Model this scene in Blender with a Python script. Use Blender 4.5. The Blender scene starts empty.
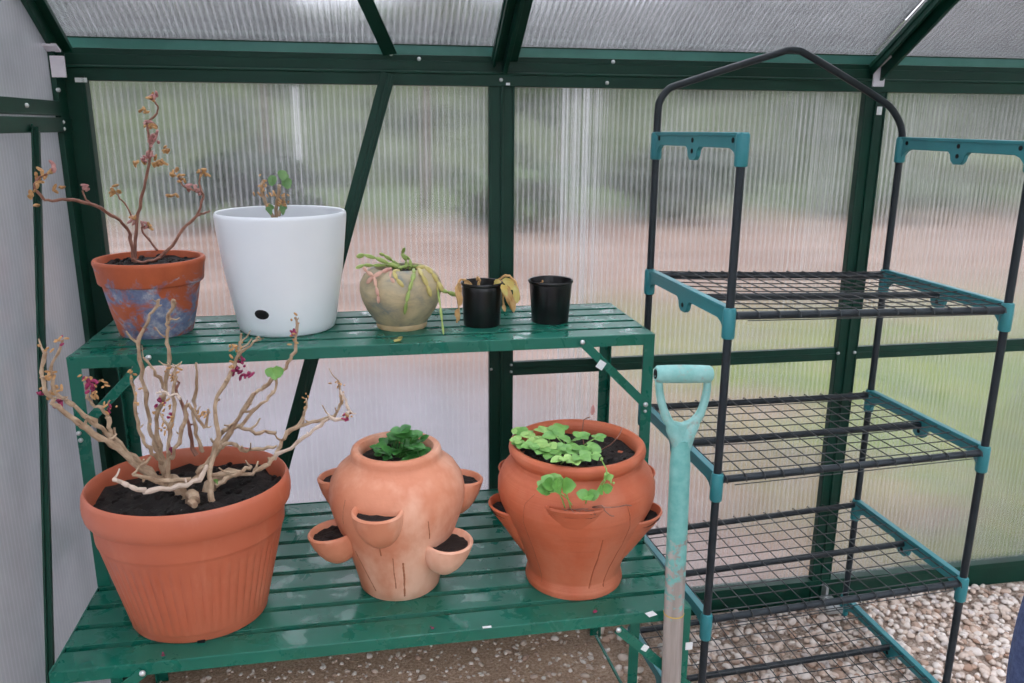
import bpy, bmesh, math, random
import numpy as np
from mathutils import Vector, Matrix, noise
random.seed(7); rng = np.random.default_rng(11)
SC = bpy.context.scene
COL = SC.collection
PI = math.pi

# ------------------------------------------------------------------ camera (1024x683)
FPX, TH, PS, RO = 815.4, .257, .1817, .0061
CAM = Vector((0, 0, 1.53))
_c, _s = math.cos(PS), math.sin(PS)
_r0 = Vector((_c, -_s, 0)); _fh = Vector((_s, _c, 0)); _z = Vector((0, 0, 1))
F = _fh*math.cos(TH) - _z*math.sin(TH); _u0 = _fh*math.sin(TH) + _z*math.cos(TH)
R = _r0*math.cos(RO) + _u0*math.sin(RO); U = -_r0*math.sin(RO) + _u0*math.cos(RO)

def at(px, py, x=None, y=None, z=None):
    """point of the place that lies on the plane x / y / z and projects to a photo position"""
    d = F + R*((px-512)/FPX) - U*((py-341.5)/FPX)
    t = x/d.x if x is not None else y/d.y if y is not None else (z-1.53)/d.z
    return CAM + d*t

cd = bpy.data.cameras.new('camera'); cam = bpy.data.objects.new('camera', cd); COL.objects.link(cam)
cd.sensor_width = 36; cd.lens = FPX*36/1024; cd.clip_start = .02; cd.clip_end = 300
cam.matrix_world = Matrix(((R.x, U.x, -F.x, CAM.x), (R.y, U.y, -F.y, CAM.y), (R.z, U.z, -F.z, CAM.z), (0, 0, 0, 1)))
SC.camera = cam

# ------------------------------------------------------------------ materials
def lin(c):
    return tuple(((v/255)/12.92 if v/255 <= .04045 else ((v/255+.055)/1.055)**2.4) for v in c) + (1,)

class NT:
    def __init__(s, name):
        s.m = bpy.data.materials.new(name); s.m.use_nodes = True
        s.t = s.m.node_tree; s.t.nodes.clear()
        s.out = s.n('ShaderNodeOutputMaterial')
        s.tc = s.n('ShaderNodeTexCoord')
    def n(s, typ, **kw):
        nd = s.t.nodes.new(typ)
        for k, v in kw.items(): setattr(nd, k, v)
        return nd
    def l(s, a, b): s.t.links.new(a, b)
    def mapping(s, scale=(1, 1, 1)):
        mp = s.n('ShaderNodeMapping'); mp.inputs['Scale'].default_value = scale
        s.l(s.tc.outputs['Object'], mp.inputs['Vector']); return mp.outputs[0]
    def noise(s, scale, detail=4, rough=.55, vec=None, dist=0):
        nd = s.n('ShaderNodeTexNoise'); nd.inputs['Scale'].default_value = scale
        nd.inputs['Detail'].default_value = detail; nd.inputs['Roughness'].default_value = rough
        nd.inputs['Distortion'].default_value = dist
        s.l(vec if vec is not None else s.tc.outputs['Object'], nd.inputs['Vector']); return nd.outputs['Fac']
    def ramp(s, fac, stops):
        nd = s.n('ShaderNodeValToRGB'); e = nd.color_ramp.elements
        while len(e) < len(stops): e.new(.5)
        for el, (p, c) in zip(e, stops):
            el.position = p; el.color = c if len(c) == 4 else lin(c)
        s.l(fac, nd.inputs[0]); return nd.outputs[0]
    def fr(s, fac, a, b, lo=0., hi=1.):
        nd = s.n('ShaderNodeMapRange'); nd.inputs['From Min'].default_value = a; nd.inputs['From Max'].default_value = b
        nd.inputs['To Min'].default_value = lo; nd.inputs['To Max'].default_value = hi
        s.l(fac, nd.inputs[0]); return nd.outputs[0]
    def mix(s, fac, a, b):
        nd = s.n('ShaderNodeMix', data_type='RGBA')
        for v, i in ((fac, 0), (a, 6), (b, 7)):
            if isinstance(v, (float, int)): nd.inputs[i].default_value = v
            elif isinstance(v, tuple): nd.inputs[i].default_value = v if len(v) == 4 else lin(v)
            else: s.l(v, nd.inputs[i])
        return nd.outputs[2]
    def math(s, op, a, b=None):
        nd = s.n('ShaderNodeMath', operation=op)
        for i, v in enumerate((a, b)):
            if v is None: continue
            if isinstance(v, (float, int)): nd.inputs[i].default_value = v
            else: s.l(v, nd.inputs[i])
        return nd.outputs[0]
    def bump(s, h, dist=.002, strength=.5):
        nd = s.n('ShaderNodeBump'); nd.inputs['Distance'].default_value = dist; nd.inputs['Strength'].default_value = strength
        s.l(h, nd.inputs['Height']); return nd.outputs[0]
    def bsdf(s, col, rough=.5, bump=None, metal=0., coat=0., spec=.5):
        p = s.n('ShaderNodeBsdfPrincipled')
        for k, v in (('Base Color', col), ('Roughness', rough), ('Metallic', metal), ('Coat Weight', coat), ('Specular IOR Level', spec)):
            if isinstance(v, tuple): p.inputs[k].default_value = v if len(v) == 4 else lin(v)
            elif isinstance(v, (float, int)): p.inputs[k].default_value = v
            else: s.l(v, p.inputs[k])
        if bump is not None: s.l(bump, p.inputs['Normal'])
        s.l(p.outputs[0], s.out.inputs[0]); s.p = p
        return s.m

def simple(name, a, b, scale=20, rough=.5, bump=0, bs=60, metal=0., spec=.5, detail=4):
    t = NT(name)
    c = t.ramp(t.noise(scale, detail), [(.35, a), (.65, b)])
    bp = t.bump(t.noise(bs, 5), .003, bump) if bump else None
    return t.bsdf(c, rough, bp, metal, spec=spec)

M = {}
M['frame'] = simple('green_painted_aluminium', (8, 50, 39), (11, 58, 45), 8, .45, spec=.3)
def _stand():
    t = NT('wet_green_enamel')
    c = t.ramp(t.noise(6, 3), [(.3, (12, 92, 76)), (.7, (18, 106, 88))])
    dirt = t.fr(t.noise(40, 6, .7), .62, .75)
    c = t.mix(t.math('MULTIPLY', dirt, .35), c, (120, 150, 140))
    r = t.fr(t.noise(16, 4, .6, dist=.6), .52, .60, .40, .12)
    b = t.bump(t.noise(28, 3, .5, dist=.5), .0022, .28)
    return t.bsdf(c, r, b)
M['stand'] = _stand()
M['teal'] = simple('teal_plastic', (40, 118, 126), (46, 128, 134), 12, .42)
M['rod'] = simple('dark_coated_steel', (28, 36, 42), (36, 44, 50), 30, .4, spec=.35)
M['wire'] = simple('dark_grid_wire', (32, 36, 38), (44, 48, 50), 30, .5)
M['steel'] = simple('zinc_steel', (190, 195, 195), (215, 218, 218), 50, .35, metal=.7)
M['white_plate'] = simple('pale_aluminium_plate', (205, 200, 210), (220, 216, 222), 20, .4)
M['sticker'] = simple('white_paper_sticker', (215, 220, 222), (228, 232, 232), 80, .5)
def _bigpot():
    t = NT('terracotta_plastic')
    c = t.ramp(t.noise(7, 3), [(.3, (180, 94, 66)), (.7, (190, 104, 75))])
    pale = t.fr(t.noise(9, 6, .65, t.mapping((1, 1, .35))), .58, .75)
    c = t.mix(t.math('MULTIPLY', pale, .35), c, (212, 145, 118))
    return t.bsdf(c, t.fr(t.noise(12, 3), .45, .6, .42, .55), t.bump(t.noise(120, 3), .0005, .2))
M['bigpot'] = _bigpot()
def _clay(name, a, b, chalk, amt, streak, bands=0):
    t = NT(name)
    c = t.ramp(t.noise(9, 5, .6), [(.3, a), (.7, b)])
    ch = t.fr(t.noise(5.5, 5, .6, t.mapping((1, 1, .6))), .46, .64)
    c = t.mix(t.math('MULTIPLY', ch, amt), c, chalk)
    h = t.noise(45, 5)
    if bands:
        h2 = t.noise(4, 3, .6, t.mapping((.3, .3, 22)))
        h = t.math('ADD', t.math('MULTIPLY', h, .35), h2)
    return t.bsdf(c, .58, t.bump(h, .004, .45))
M['clay_pale'] = _clay('chalky_terracotta', (202, 126, 94), (214, 144, 112), (234, 186, 160), .9, (130, 66, 40))
M['clay_red'] = _clay('orange_terracotta', (178, 88, 56), (190, 100, 66), (202, 132, 104), .45, (136, 58, 30), 1)
def _oldpot():
    t = NT('terracotta_with_worn_blue_paint')
    clay = t.ramp(t.noise(14, 4), [(.3, (172, 82, 48)), (.7, (196, 98, 58))])
    blue = t.ramp(t.noise(30, 5, .7), [(.3, (84, 96, 130)), (.5, (118, 128, 158)), (.66, (184, 184, 192))])
    sx = t.n('ShaderNodeSeparateXYZ'); t.l(t.tc.outputs['Object'], sx.inputs[0])
    low = t.fr(sx.outputs[2], .155, .1, -.12, .055)
    f = t.fr(t.math('ADD', t.noise(13, 6, .68, t.mapping((1, 1, 1.3)), .8), low), .49, .60)
    return t.bsdf(t.mix(f, clay, blue), .6, t.bump(t.noise(60, 5), .002, .4))
M['oldpot'] = _oldpot()
M['whitepot'] = simple('white_glazed_ceramic', (232, 237, 242), (238, 242, 246), 5, .28)
M['dark'] = simple('black_void', (6, 6, 6), (9, 9, 9), 5, .9)
def _stone():
    t = NT('mottled_stone_glaze')
    c = t.ramp(t.noise(11, 6, .65, t.mapping((1, 1, 1.8)), .7), [(.34, (124, 130, 124)), (.44, (164, 152, 126)), (.58, (190, 172, 136)), (.8, (210, 194, 162))])
    return t.bsdf(c, .5, t.bump(t.noise(50, 5), .003, .5))
M['stone'] = _stone()
M['stone_foot'] = simple('bare_stoneware', (176, 152, 112), (190, 168, 130), 30, .7, .3)
M['black'] = simple('black_nursery_plastic', (9, 9, 11), (14, 14, 16), 20, .3)
def _soil():
    t = NT('dark_potting_soil')
    c = t.ramp(t.noise(90, 6, .7), [(.3, (14, 10, 9)), (.6, (34, 26, 23)), (.72, (60, 48, 42))])
    sp = t.fr(t.noise(160, 2), .72, .76)
    return t.bsdf(t.mix(t.math('MULTIPLY', sp, .5), c, (170, 165, 160)), .7, t.bump(t.noise(110, 6, .7), .01, 1.))
M['soil'] = _soil()
M['stem'] = simple('dry_tan_stem', (146, 118, 92), (188, 164, 138), 45, .7, .6, 130)
M['stem_pale'] = simple('bleached_stem', (190, 168, 150), (208, 190, 176), 40, .7, .5, 130)
M['stem_red'] = simple('reddish_brown_stem', (124, 80, 66), (156, 110, 92), 45, .6, .5, 130)
M['bud'] = simple('dry_tan_flower', (166, 122, 76), (204, 160, 110), 60, .8, .5)
M['petal'] = simple('magenta_dried_petal', (120, 26, 66), (160, 52, 96), 60, .7)
M['petal_pale'] = simple('faded_pink_petal', (168, 112, 112), (200, 150, 142), 60, .7)
def _leaf(name, a, b, r=.42, tr=.25):
    t = NT(name); c = t.ramp(t.noise(40, 4), [(.3, a), (.7, b)])
    m = t.bsdf(c, r); t.p.inputs['Subsurface Weight'].default_value = 0
    return m
M['leaf'] = _leaf('strawberry_leaf_green', (84, 138, 62), (124, 172, 88))
M['leaf_light'] = _leaf('young_leaf_green', (128, 172, 88), (158, 194, 112))
M['leaf_dark'] = _leaf('mint_leaf_green', (42, 98, 44), (74, 134, 60))
M['leaf_gray'] = _leaf('geranium_leaf_green', (96, 138, 84), (128, 164, 104))
M['cactus'] = _leaf('succulent_green', (128, 152, 78), (164, 182, 102))
M['cactus_yellow'] = _leaf('succulent_yellow', (178, 162, 92), (200, 186, 116))
M['cactus_pink'] = _leaf('succulent_pink', (190, 136, 126), (208, 168, 146))
M['wilt'] = _leaf('wilted_tan_leaf', (182, 138, 84), (208, 172, 118), .6)
M['wilt_yellow'] = _leaf('wilted_yellow_leaf', (206, 172, 88), (196, 190, 120), .6)
def _spade():
    t = NT('worn_turquoise_paint')
    c = t.ramp(t.noise(30, 5, .6), [(.3, (112, 168, 162)), (.7, (144, 190, 186))])
    w = t.fr(t.noise(55, 6, .7), .56, .66)
    c = t.mix(t.math('MULTIPLY', w, .7), c, (150, 148, 138))
    return t.bsdf(c, .6, t.bump(t.noise(80, 5), .002, .5))
M['spade'] = _spade()
def _wood():
    t = NT('weathered_grey_wood')
    c = t.ramp(t.noise(30, 5, .65, t.mapping((1, 1, .06))), [(.3, (128, 118, 112)), (.7, (184, 174, 168))])
    sx = t.n('ShaderNodeSeparateXYZ'); t.l(t.tc.outputs['Object'], sx.inputs[0])
    z = t.fr(sx.outputs[2], .42, .86, -.22, .34)      # remains of old paint, worn away towards the blade
    f = t.fr(t.math('ADD', t.noise(42, 6, .7), z), .52, .6)
    p = t.ramp(t.noise(50, 4), [(.3, (92, 158, 152)), (.7, (122, 180, 174))])
    return t.bsdf(t.mix(f, c, p), .7, t.bump(t.noise(60, 5, .6, t.mapping((1, 1, .15))), .002, .5))
M['wood'] = _wood()
M['blade'] = simple('rusty_spade_steel', (92, 78, 70), (130, 122, 116), 25, .5, .3, 60, .6)
M['band'] = simple('yellow_tape', (196, 164, 70), (210, 180, 90), 40, .5)
M['denim'] = simple('blue_denim', (48, 62, 98), (68, 84, 122), 120, .85, .4, 400)
M['shirt'] = simple('grey_cotton', (120, 124, 130), (134, 138, 144), 60, .9, .3, 200)
M['skin'] = simple('skin', (196, 150, 128), (206, 160, 138), 10, .5)
M['hair'] = simple('brown_hair', (58, 40, 30), (78, 56, 42), 60, .6, .5, 200)
M['shoe'] = simple('brown_leather', (70, 52, 40), (86, 66, 50), 40, .5)
M['bark'] = simple('grey_bark', (84, 74, 66), (128, 118, 108), 6, .9, .6, 12)
M['pole'] = simple('pale_painted_pole', (190, 190, 192), (206, 206, 206), 10, .5)

def _gravel_ground():
    t = NT('gravel_and_sandy_dirt')
    fine = t.noise(120, 6, .75); mid = t.noise(26, 5, .6)
    dirt = t.ramp(fine, [(.3, (150, 116, 92)), (.5, (204, 168, 140)), (.68, (232, 208, 184))])
    grav = t.ramp(fine, [(.3, (120, 100, 86)), (.5, (186, 164, 148)), (.66, (220, 204, 192))])
    sx = t.n('ShaderNodeSeparateXYZ'); t.l(t.tc.outputs['Object'], sx.inputs[0])
    f = t.fr(t.math('ADD', sx.outputs[0], t.math('MULTIPLY', mid, .5)), .75, 1.35)
    return t.bsdf(t.mix(f, dirt, grav), .85, t.bump(t.math('ADD', fine, mid), .02, .8))
M['gravel'] = _gravel_ground()
def _pebble():
    t = NT('pale_pebbles')
    at_ = t.n('ShaderNodeAttribute', attribute_name='tone')
    c = t.ramp(at_.outputs['Fac'], [(0, (172, 140, 120)), (.2, (204, 182, 166)), (.6, (222, 208, 198)), (.85, (232, 222, 214)), (1, (198, 186, 182))])
    return t.bsdf(c, .7, t.bump(t.noise(90, 4), .003, .4))
M['pebble'] = _pebble()
def _outside():
    t = NT('bare_earth_and_grass')
    sx = t.n('ShaderNodeSeparateXYZ'); t.l(t.tc.outputs['Object'], sx.inputs[0])
    n1 = t.noise(.55, 5, .6); n2 = t.noise(3.2, 5, .6)
    earth = t.ramp(t.noise(1.1, 6, .65, t.mapping((.35, 1, 1))), [(.3, (88, 66, 54)), (.5, (120, 94, 80)), (.7, (164, 144, 132))])
    path = t.ramp(n2, [(.3, (102, 98, 102)), (.7, (128, 122, 128))])
    grass = t.ramp(n2, [(.3, (48, 76, 18)), (.55, (94, 110, 38)), (.75, (140, 124, 74))])
    x = sx.outputs[0]; y = sx.outputs[1]
    fp = t.math('MULTIPLY', t.fr(t.math('ADD', y, t.math('MULTIPLY', n1, 2.)), 6.8, 5.6), t.fr(t.math('ADD', x, n1), 1.9, .9))
    c = t.mix(fp, earth, path)
    fg = t.math('MULTIPLY', t.fr(t.math('ADD', x, t.math('MULTIPLY', n1, 2.)), 2.2, 3.2), t.fr(t.math('ADD', y, t.math('MULTIPLY', n1, 3.)), 9.5, 6.5))
    fg = t.math('MULTIPLY', fg, t.fr(t.noise(.9, 4, .6, t.mapping((.4, 1, 1))), .36, .48))
    c = t.mix(fg, c, grass)
    fu = t.fr(t.math('ADD', y, t.math('MULTIPLY', n1, 6.)), 16., 19.)
    c = t.mix(fu, c, t.ramp(n2, [(.3, (44, 66, 30)), (.7, (84, 96, 50))]))
    return t.bsdf(c, .95, t.bump(n2, .03, .5))
M['outside'] = _outside()
M['bank'] = simple('overgrown_bank', (34, 46, 26), (78, 88, 58), .9, .95, detail=6)
M['tree_dark'] = simple('dark_evergreen_leaves', (22, 36, 20), (44, 62, 36), 3, .7)
M['tree_mid'] = simple('grey_green_leaves', (44, 64, 36), (80, 98, 60), 3, .7)
M['tree_light'] = simple('pale_olive_leaves', (92, 108, 64), (128, 138, 92), 3, .7)

def _poly(axis, name, milk=0., flute=1.):
    """clear twin-wall sheet: fine parallel flutes run along it and smear what lies behind"""
    t = NT(name)
    sx = t.n('ShaderNodeSeparateXYZ'); t.l(t.tc.outputs['Object'], sx.inputs[0])
    s = t.math('SINE', t.math('MULTIPLY', sx.outputs[axis], 2*PI/.0150))
    h = t.fr(s, -1, 1)
    rib = t.math('POWER', h, 4.)
    dew = t.noise(9, 5, .6)
    rf = t.n('ShaderNodeBsdfRefraction'); rf.inputs['IOR'].default_value = 1.10
    rf.inputs['Color'].default_value = (.97, .97, .98, 1); rf.inputs['Roughness'].default_value = .17
    t.l(t.bump(h, .0018, .5*flute), rf.inputs['Normal'])
    tp = t.n('ShaderNodeBsdfTransparent'); tp.inputs['Color'].default_value = (.97, .97, .98, 1)
    m1 = t.n('ShaderNodeMixShader'); m1.inputs[0].default_value = .30
    t.l(rf.outputs[0], m1.inputs[1]); t.l(tp.outputs[0], m1.inputs[2])
    tl = t.n('ShaderNodeBsdfTranslucent'); tl.inputs['Color'].default_value = (.86, .87, .90, 1)
    df = t.n('ShaderNodeBsdfDiffuse'); df.inputs['Color'].default_value = (.80, .81, .84, 1)
    m2 = t.n('ShaderNodeMixShader'); m2.inputs[0].default_value = .35
    t.l(tl.outputs[0], m2.inputs[1]); t.l(df.outputs[0], m2.inputs[2])
    m3 = t.n('ShaderNodeMixShader')
    t.l(t.math('ADD', t.math('MULTIPLY', rib, .20*flute), t.fr(dew, .3, .75, .03+milk, .11+milk)), m3.inputs[0])
    t.l(m1.outputs[0], m3.inputs[1]); t.l(m2.outputs[0], m3.inputs[2])
    gl = t.n('ShaderNodeBsdfGlossy'); gl.inputs['Roughness'].default_value = .18
    fz = t.n('ShaderNodeFresnel'); fz.inputs['IOR'].default_value = 1.4
    m4 = t.n('ShaderNodeMixShader'); t.l(fz.outputs[0], m4.inputs[0])
    t.l(m3.outputs[0], m4.inputs[1]); t.l(gl.outputs[0], m4.inputs[2])
    t.l(m4.outputs[0], t.out.inputs[0])
    return t.m
M['poly_x'] = _poly(0, 'fluted_polycarbonate')
M['poly_y'] = _poly(1, 'fluted_polycarbonate_end', .36, .22)

# ------------------------------------------------------------------ mesh helpers
class MB:
    def __init__(s): s.v = []; s.f = []
    def add(s, vs, fs):
        o = len(s.v); s.v += [tuple(v) for v in vs]; s.f += [tuple(i+o for i in f) for f in fs]; return s
    def box(s, c, d, rot=None):
        c = Vector(c); q = []
        for x in (-.5, .5):
            for y in (-.5, .5):
                for z in (-.5, .5):
                    p = Vector((x*d[0], y*d[1], z*d[2]))
                    if rot is not None: p = rot @ p
                    q.append(c+p)
        return s.add(q, [(0, 1, 3, 2), (4, 6, 7, 5), (0, 4, 5, 1), (2, 3, 7, 6), (0, 2, 6, 4), (1, 5, 7, 3)])
    def span(s, a, b):
        a, b = Vector(a), Vector(b); d = b-a
        return s.box((a+b)/2, (abs(d.x), abs(d.y), abs(d.z)))
    def bar(s, a, b, w, t, n):
        """flat bar from a to b, width w across, thickness t along n"""
        a, b = Vector(a), Vector(b); d = b-a; L = d.length; d.normalize()
        n = Vector(n); n = (n-d*n.dot(d)).normalized(); k = d.cross(n)
        return s.box((a+b)/2, (w, t, L), Matrix((k, n, d)).transposed())
    def tube(s, pts, r, n=8, cap=True):
        pts = [Vector(p) for p in pts]; rs = r if isinstance(r, (list, tuple)) else [r]*len(pts)
        m = len(pts); vs = []; up = None
        for i, p in enumerate(pts):
            d = (pts[min(i+1, m-1)]-pts[max(i-1, 0)])
            if d.length < 1e-9: d = Vector((0, 0, 1))
            d.normalize()
            if up is None:
                up = d.orthogonal().normalized()
            up = (up-d*up.dot(d))
            up = up.normalized() if up.length > 1e-6 else d.orthogonal().normalized()
            k = d.cross(up)
            for j in range(n):
                a = 2*PI*j/n; vs.append(p+(up*math.cos(a)+k*math.sin(a))*rs[i])
        fs = [(i*n+j, i*n+(j+1) % n, (i+1)*n+(j+1) % n, (i+1)*n+j) for i in range(m-1) for j in range(n)]
        if cap: fs += [tuple(range(n))[::-1], tuple(range((m-1)*n, m*n))]
        return s.add(vs, fs)
    def lathe(s, prof, c=(0, 0, 0), n=48, fn=None, close=True):
        c = Vector(c); vs = []
        for i, (r, z) in enumerate(prof):
            for j in range(n):
                a = 2*PI*j/n; rr = fn(r, z, a, i) if fn else r
                vs.append(c+Vector((rr*math.cos(a), rr*math.sin(a), z)))
        m = len(prof)
        fs = [(i*n+j, i*n+(j+1) % n, (i+1)*n+(j+1) % n, (i+1)*n+j) for i in range(m-1) for j in range(n)]
        if close: fs += [tuple(range(n))[::-1], tuple(range((m-1)*n, m*n))]
        return s.add(vs, fs)
    def ell(s, c, ax, n=8, m=6):
        """ellipsoid; ax = three axis vectors"""
        c = Vector(c); A, B, D = [Vector(a) for a in ax]; vs = [c-D]
        for i in range(1, m):
            t = PI*i/m
            for j in range(n):
                a = 2*PI*j/n; vs.append(c+A*math.sin(t)*math.cos(a)+B*math.sin(t)*math.sin(a)-D*math.cos(t))
        vs.append(c+D); q = len(vs)-1
        fs = [(0, 1+(j+1) % n, 1+j) for j in range(n)]
        fs += [(1+i*n+j, 1+i*n+(j+1) % n, 1+(i+1)*n+(j+1) % n, 1+(i+1)*n+j) for i in range(m-2) for j in range(n)]
        fs += [(1+(m-2)*n+j, 1+(m-2)*n+(j+1) % n, q) for j in range(n)]
        return s.add(vs, fs)
    def prism(s, outline, ext, o=(0, 0, 0), ax=(Vector((0, 1, 0)), Vector((0, 0, 1)))):
        """closed 2-D outline extruded along ext"""
        o = Vector(o); e = Vector(ext); P = [o+ax[0]*a+ax[1]*b for a, b in outline]; n = len(P)
        vs = [p-e/2 for p in P]+[p+e/2 for p in P]
        fs = [tuple(range(n))[::-1], tuple(range(n, 2*n))]+[(i, (i+1) % n, n+(i+1) % n, n+i) for i in range(n)]
        return s.add(vs, fs)
    def leaf(s, c, d, up, L, W, cup=.25, droop=.2, rows=7, lobe=0.):
        c, d, up = Vector(c), Vector(d).normalized(), Vector(up)
        up = (up-d*up.dot(d)).normalized(); k = d.cross(up); vs = []
        for i in range(rows):
            t = i/(rows-1); w = W*.5*math.sin(PI*min(1, .06+.94*t)**.85)**.6 if 0 < t < 1 else W*.05
            if lobe: w *= 1+lobe*(1 if i % 2 else -1)
            z = -droop*L*t*t
            for q in (-1, -.5, 0, .5, 1):
                vs.append(c+d*(L*t)+k*(w*q)+up*(z+cup*abs(q)*w))
        fs = [(i*5+j, i*5+j+1, (i+1)*5+j+1, (i+1)*5+j) for i in range(rows-1) for j in range(4)]
        return s.add(vs, fs)
    def build(s, name, mat, parent=None, smooth=True, bevel=0, loc=None, solid=0, flip=True):
        me = bpy.data.meshes.new(name)
        o = bpy.data.objects.new(name, me); COL.objects.link(o)
        off = Vector((0, 0, 0))
        if parent is not None:
            o.parent = parent; p = parent
            while p is not None: off += p.location; p = p.parent
        if loc is not None: o.location = Vector(loc)-off; off = Vector(loc)
        me.from_pydata([tuple(Vector(v)-off) for v in s.v], [], s.f)
        bm = bmesh.new(); bm.from_mesh(me)
        if flip: bmesh.ops.recalc_face_normals(bm, faces=bm.faces)
        for f in bm.faces: f.smooth = smooth
        if smooth:
            for e in bm.edges:
                if len(e.link_faces) == 2 and e.calc_face_angle(0) > .7: e.smooth = False
        bm.to_mesh(me); bm.free()
        if mat is not None: me.materials.append(M[mat])
        if bevel:
            b = o.modifiers.new('bevel', 'BEVEL'); b.width = bevel; b.segments = 2; b.limit_method = 'ANGLE'
        if solid:
            b = o.modifiers.new('thick', 'SOLIDIFY'); b.thickness = solid; b.offset = 0
        return o

def tag(o, label, cat=None, group=None, kind=None):
    o['label'] = label
    if cat: o['category'] = cat
    if group: o['group'] = group
    if kind: o['kind'] = kind
    return o
def thing(name, label, cat, loc, group=None):
    o = bpy.data.objects.new(name, None); COL.objects.link(o); o.location = loc; o.empty_display_size = .05
    return tag(o, label, cat, group)
def struct(o, label, cat): return tag(o, label, cat, kind='structure')

def wobble(pts, k=3, amp=.002):
    """subdivide a stem path smoothly and give it knobbly bends"""
    P = [Vector(p) for p in pts]; out = []
    for i in range(len(P)-1):
        a, b, c, d = P[max(i-1, 0)], P[i], P[i+1], P[min(i+2, len(P)-1)]
        for j in range(k):
            t = j/k
            q = .5*((2*b)+(c-a)*t+(2*a-5*b+4*c-d)*t*t+(3*b-a-3*c+d)*t**3)
            out.append(q+Vector((random.gauss(0, amp), random.gauss(0, amp), random.gauss(0, amp))))
    out.append(P[-1]); return out

# ------------------------------------------------------------------ greenhouse shell
D = 2.145; XL = -.66; POSTS = [.361, 1.402, 2.443, 3.484]; XR = 3.484; YF = -.255; RID = (.945, 2.435)
EAVE = 1.70; G0 = .04
floor = MB().span((XL, YF, -.05), (XR, D, G0)).build('floor', 'gravel', None, False)
struct(floor, 'sandy dirt and gravel floor of the greenhouse', 'floor')

def panel(mat, a, b, parent, name='panel'):
    return MB().span(a, b).build(name, mat, parent, False)
xs = [XL]+POSTS
wb = bpy.data.objects.new('wall_back', None); COL.objects.link(wb); wb.location = (.36, D, 0)
struct(wb, 'long back wall of clear fluted sheets behind the plant stand', 'wall')
for a, b in zip(xs, xs[1:]): panel('poly_x', (a, D+.008, .1), (b, D+.014, 1.69), wb)
wl = bpy.data.objects.new('wall_left', None); COL.objects.link(wl); wl.location = (XL, .9, 0)
struct(wl, 'end wall of clear fluted sheets at the left', 'wall')
panel('poly_y', (XL-.020, YF, .1), (XL-.014, D, 1.55), wl)
g = MB(); g.prism([(YF, 1.55), (D, 1.55), (D, 1.70), RID, (YF, 1.70)], (.006, 0, 0), (XL-.017, 0, 0)); g.build('gable_panel', 'poly_y', wl, False)
wr = bpy.data.objects.new('wall_right', None); COL.objects.link(wr); wr.location = (XR, .9, 0)
struct(wr, 'far end wall of clear fluted sheets', 'wall')
g = MB(); g.prism([(YF, .1), (D, .1), (D, 1.70), RID, (YF, 1.70)], (.006, 0, 0), (XR+.017, 0, 0)); g.build('panel', 'poly_y', wr, False)
wf = bpy.data.objects.new('wall_front', None); COL.objects.link(wf); wf.location = (.36, YF, 0)
struct(wf, 'front wall of clear fluted sheets', 'wall')
for a, b in zip(xs[2:], xs[3:]): panel('poly_x', (a, YF-.014, .1), (b, YF-.008, 1.69), wf)   # two unseen near bays, left open as a doorway to add front skylight
ce = bpy.data.objects.new('ceiling', None); COL.objects.link(ce); ce.location = (.36, .945, RID[1])
struct(ce, 'pitched roof of clear fluted sheets', 'ceiling')
for a, b in zip(xs, xs[1:]):
    for y0 in (D+.06, YF-.06):
        sg = 1 if y0 > 1 else -1
        m = MB().prism([(y0, EAVE-.008), (RID[0], RID[1]+.04), (RID[0], RID[1]+.046), (y0+.003*sg, EAVE-.002)], (b-a-.01, 0, 0), ((a+b)/2, 0, 0))
        m.build('roof_sheet', 'poly_x', ce, False)

def bolt(p, n, parent, r=.0055, name='bolt', mat='steel'):
    p, n = Vector(p), Vector(n).normalized()
    MB().tube([p, p+n*.003, p+n*.0045, p+n*.006], [r, r, r*.8, r*.3], 10).build(name, mat, parent)

# eave beam with gutter lip outside
gm = MB()
gm.span((XL-.02, D-.022, 1.629), (XR, D+.006, 1.660)); gm.span((XL-.02, D-.012, 1.660), (XR, D+.006, 1.688))
gm.span((XL-.02, D-.002, 1.688), (XR, D+.010, 1.702)); gm.tube([(XL, D-.022, 1.660), (XR, D-.022, 1.660)], .004, 8)
gm.span((XL-.02, D+.006, 1.66), (XR, D+.085, 1.668)); gm.span((XL-.02, D+.08, 1.66), (XR, D+.085, 1.738)); gm.span((XL-.02, D+.072, 1.732), (XR, D+.088, 1.738))
gut = gm.build('trim_1', 'frame', None, False, .0012)
struct(gut, 'long dark green eave beam along the top of the back wall', 'beam')
M['strip'] = simple('pale_green_haze_strip', (58, 116, 106), (70, 128, 118), 10, .3)  # added strip: its lighter green paints in the sheet's haze over the gutter lip
MB().span((XL, D-.004, 1.702), (XR, D-.001, 1.7235)).build('haze_strip', 'strip', gut, False)
MB().span((XL, D-.005, 1.7235), (XR, D+.004, 1.7265)).build('strip_edge', 'frame', gut, False)
for px, py, zz in ((391, 54, 1.70), (505, 57, 1.70), (389, 79, 0), (501, 80, 0), (613, 62, 0), (607, 83, 0), (419, 59, 0)):
    bolt(at(px, py, y=D-.022), (0, -1, 0), gut, .005)
MB().box(at(81, 80, y=D-.023), (.026, .002, .010)).build('sticker', 'sticker', gut, False)
MB().box(at(508, 84, y=D-.023), (.010, .002, .006)).build('sticker', 'sticker', gut, False)

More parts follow.
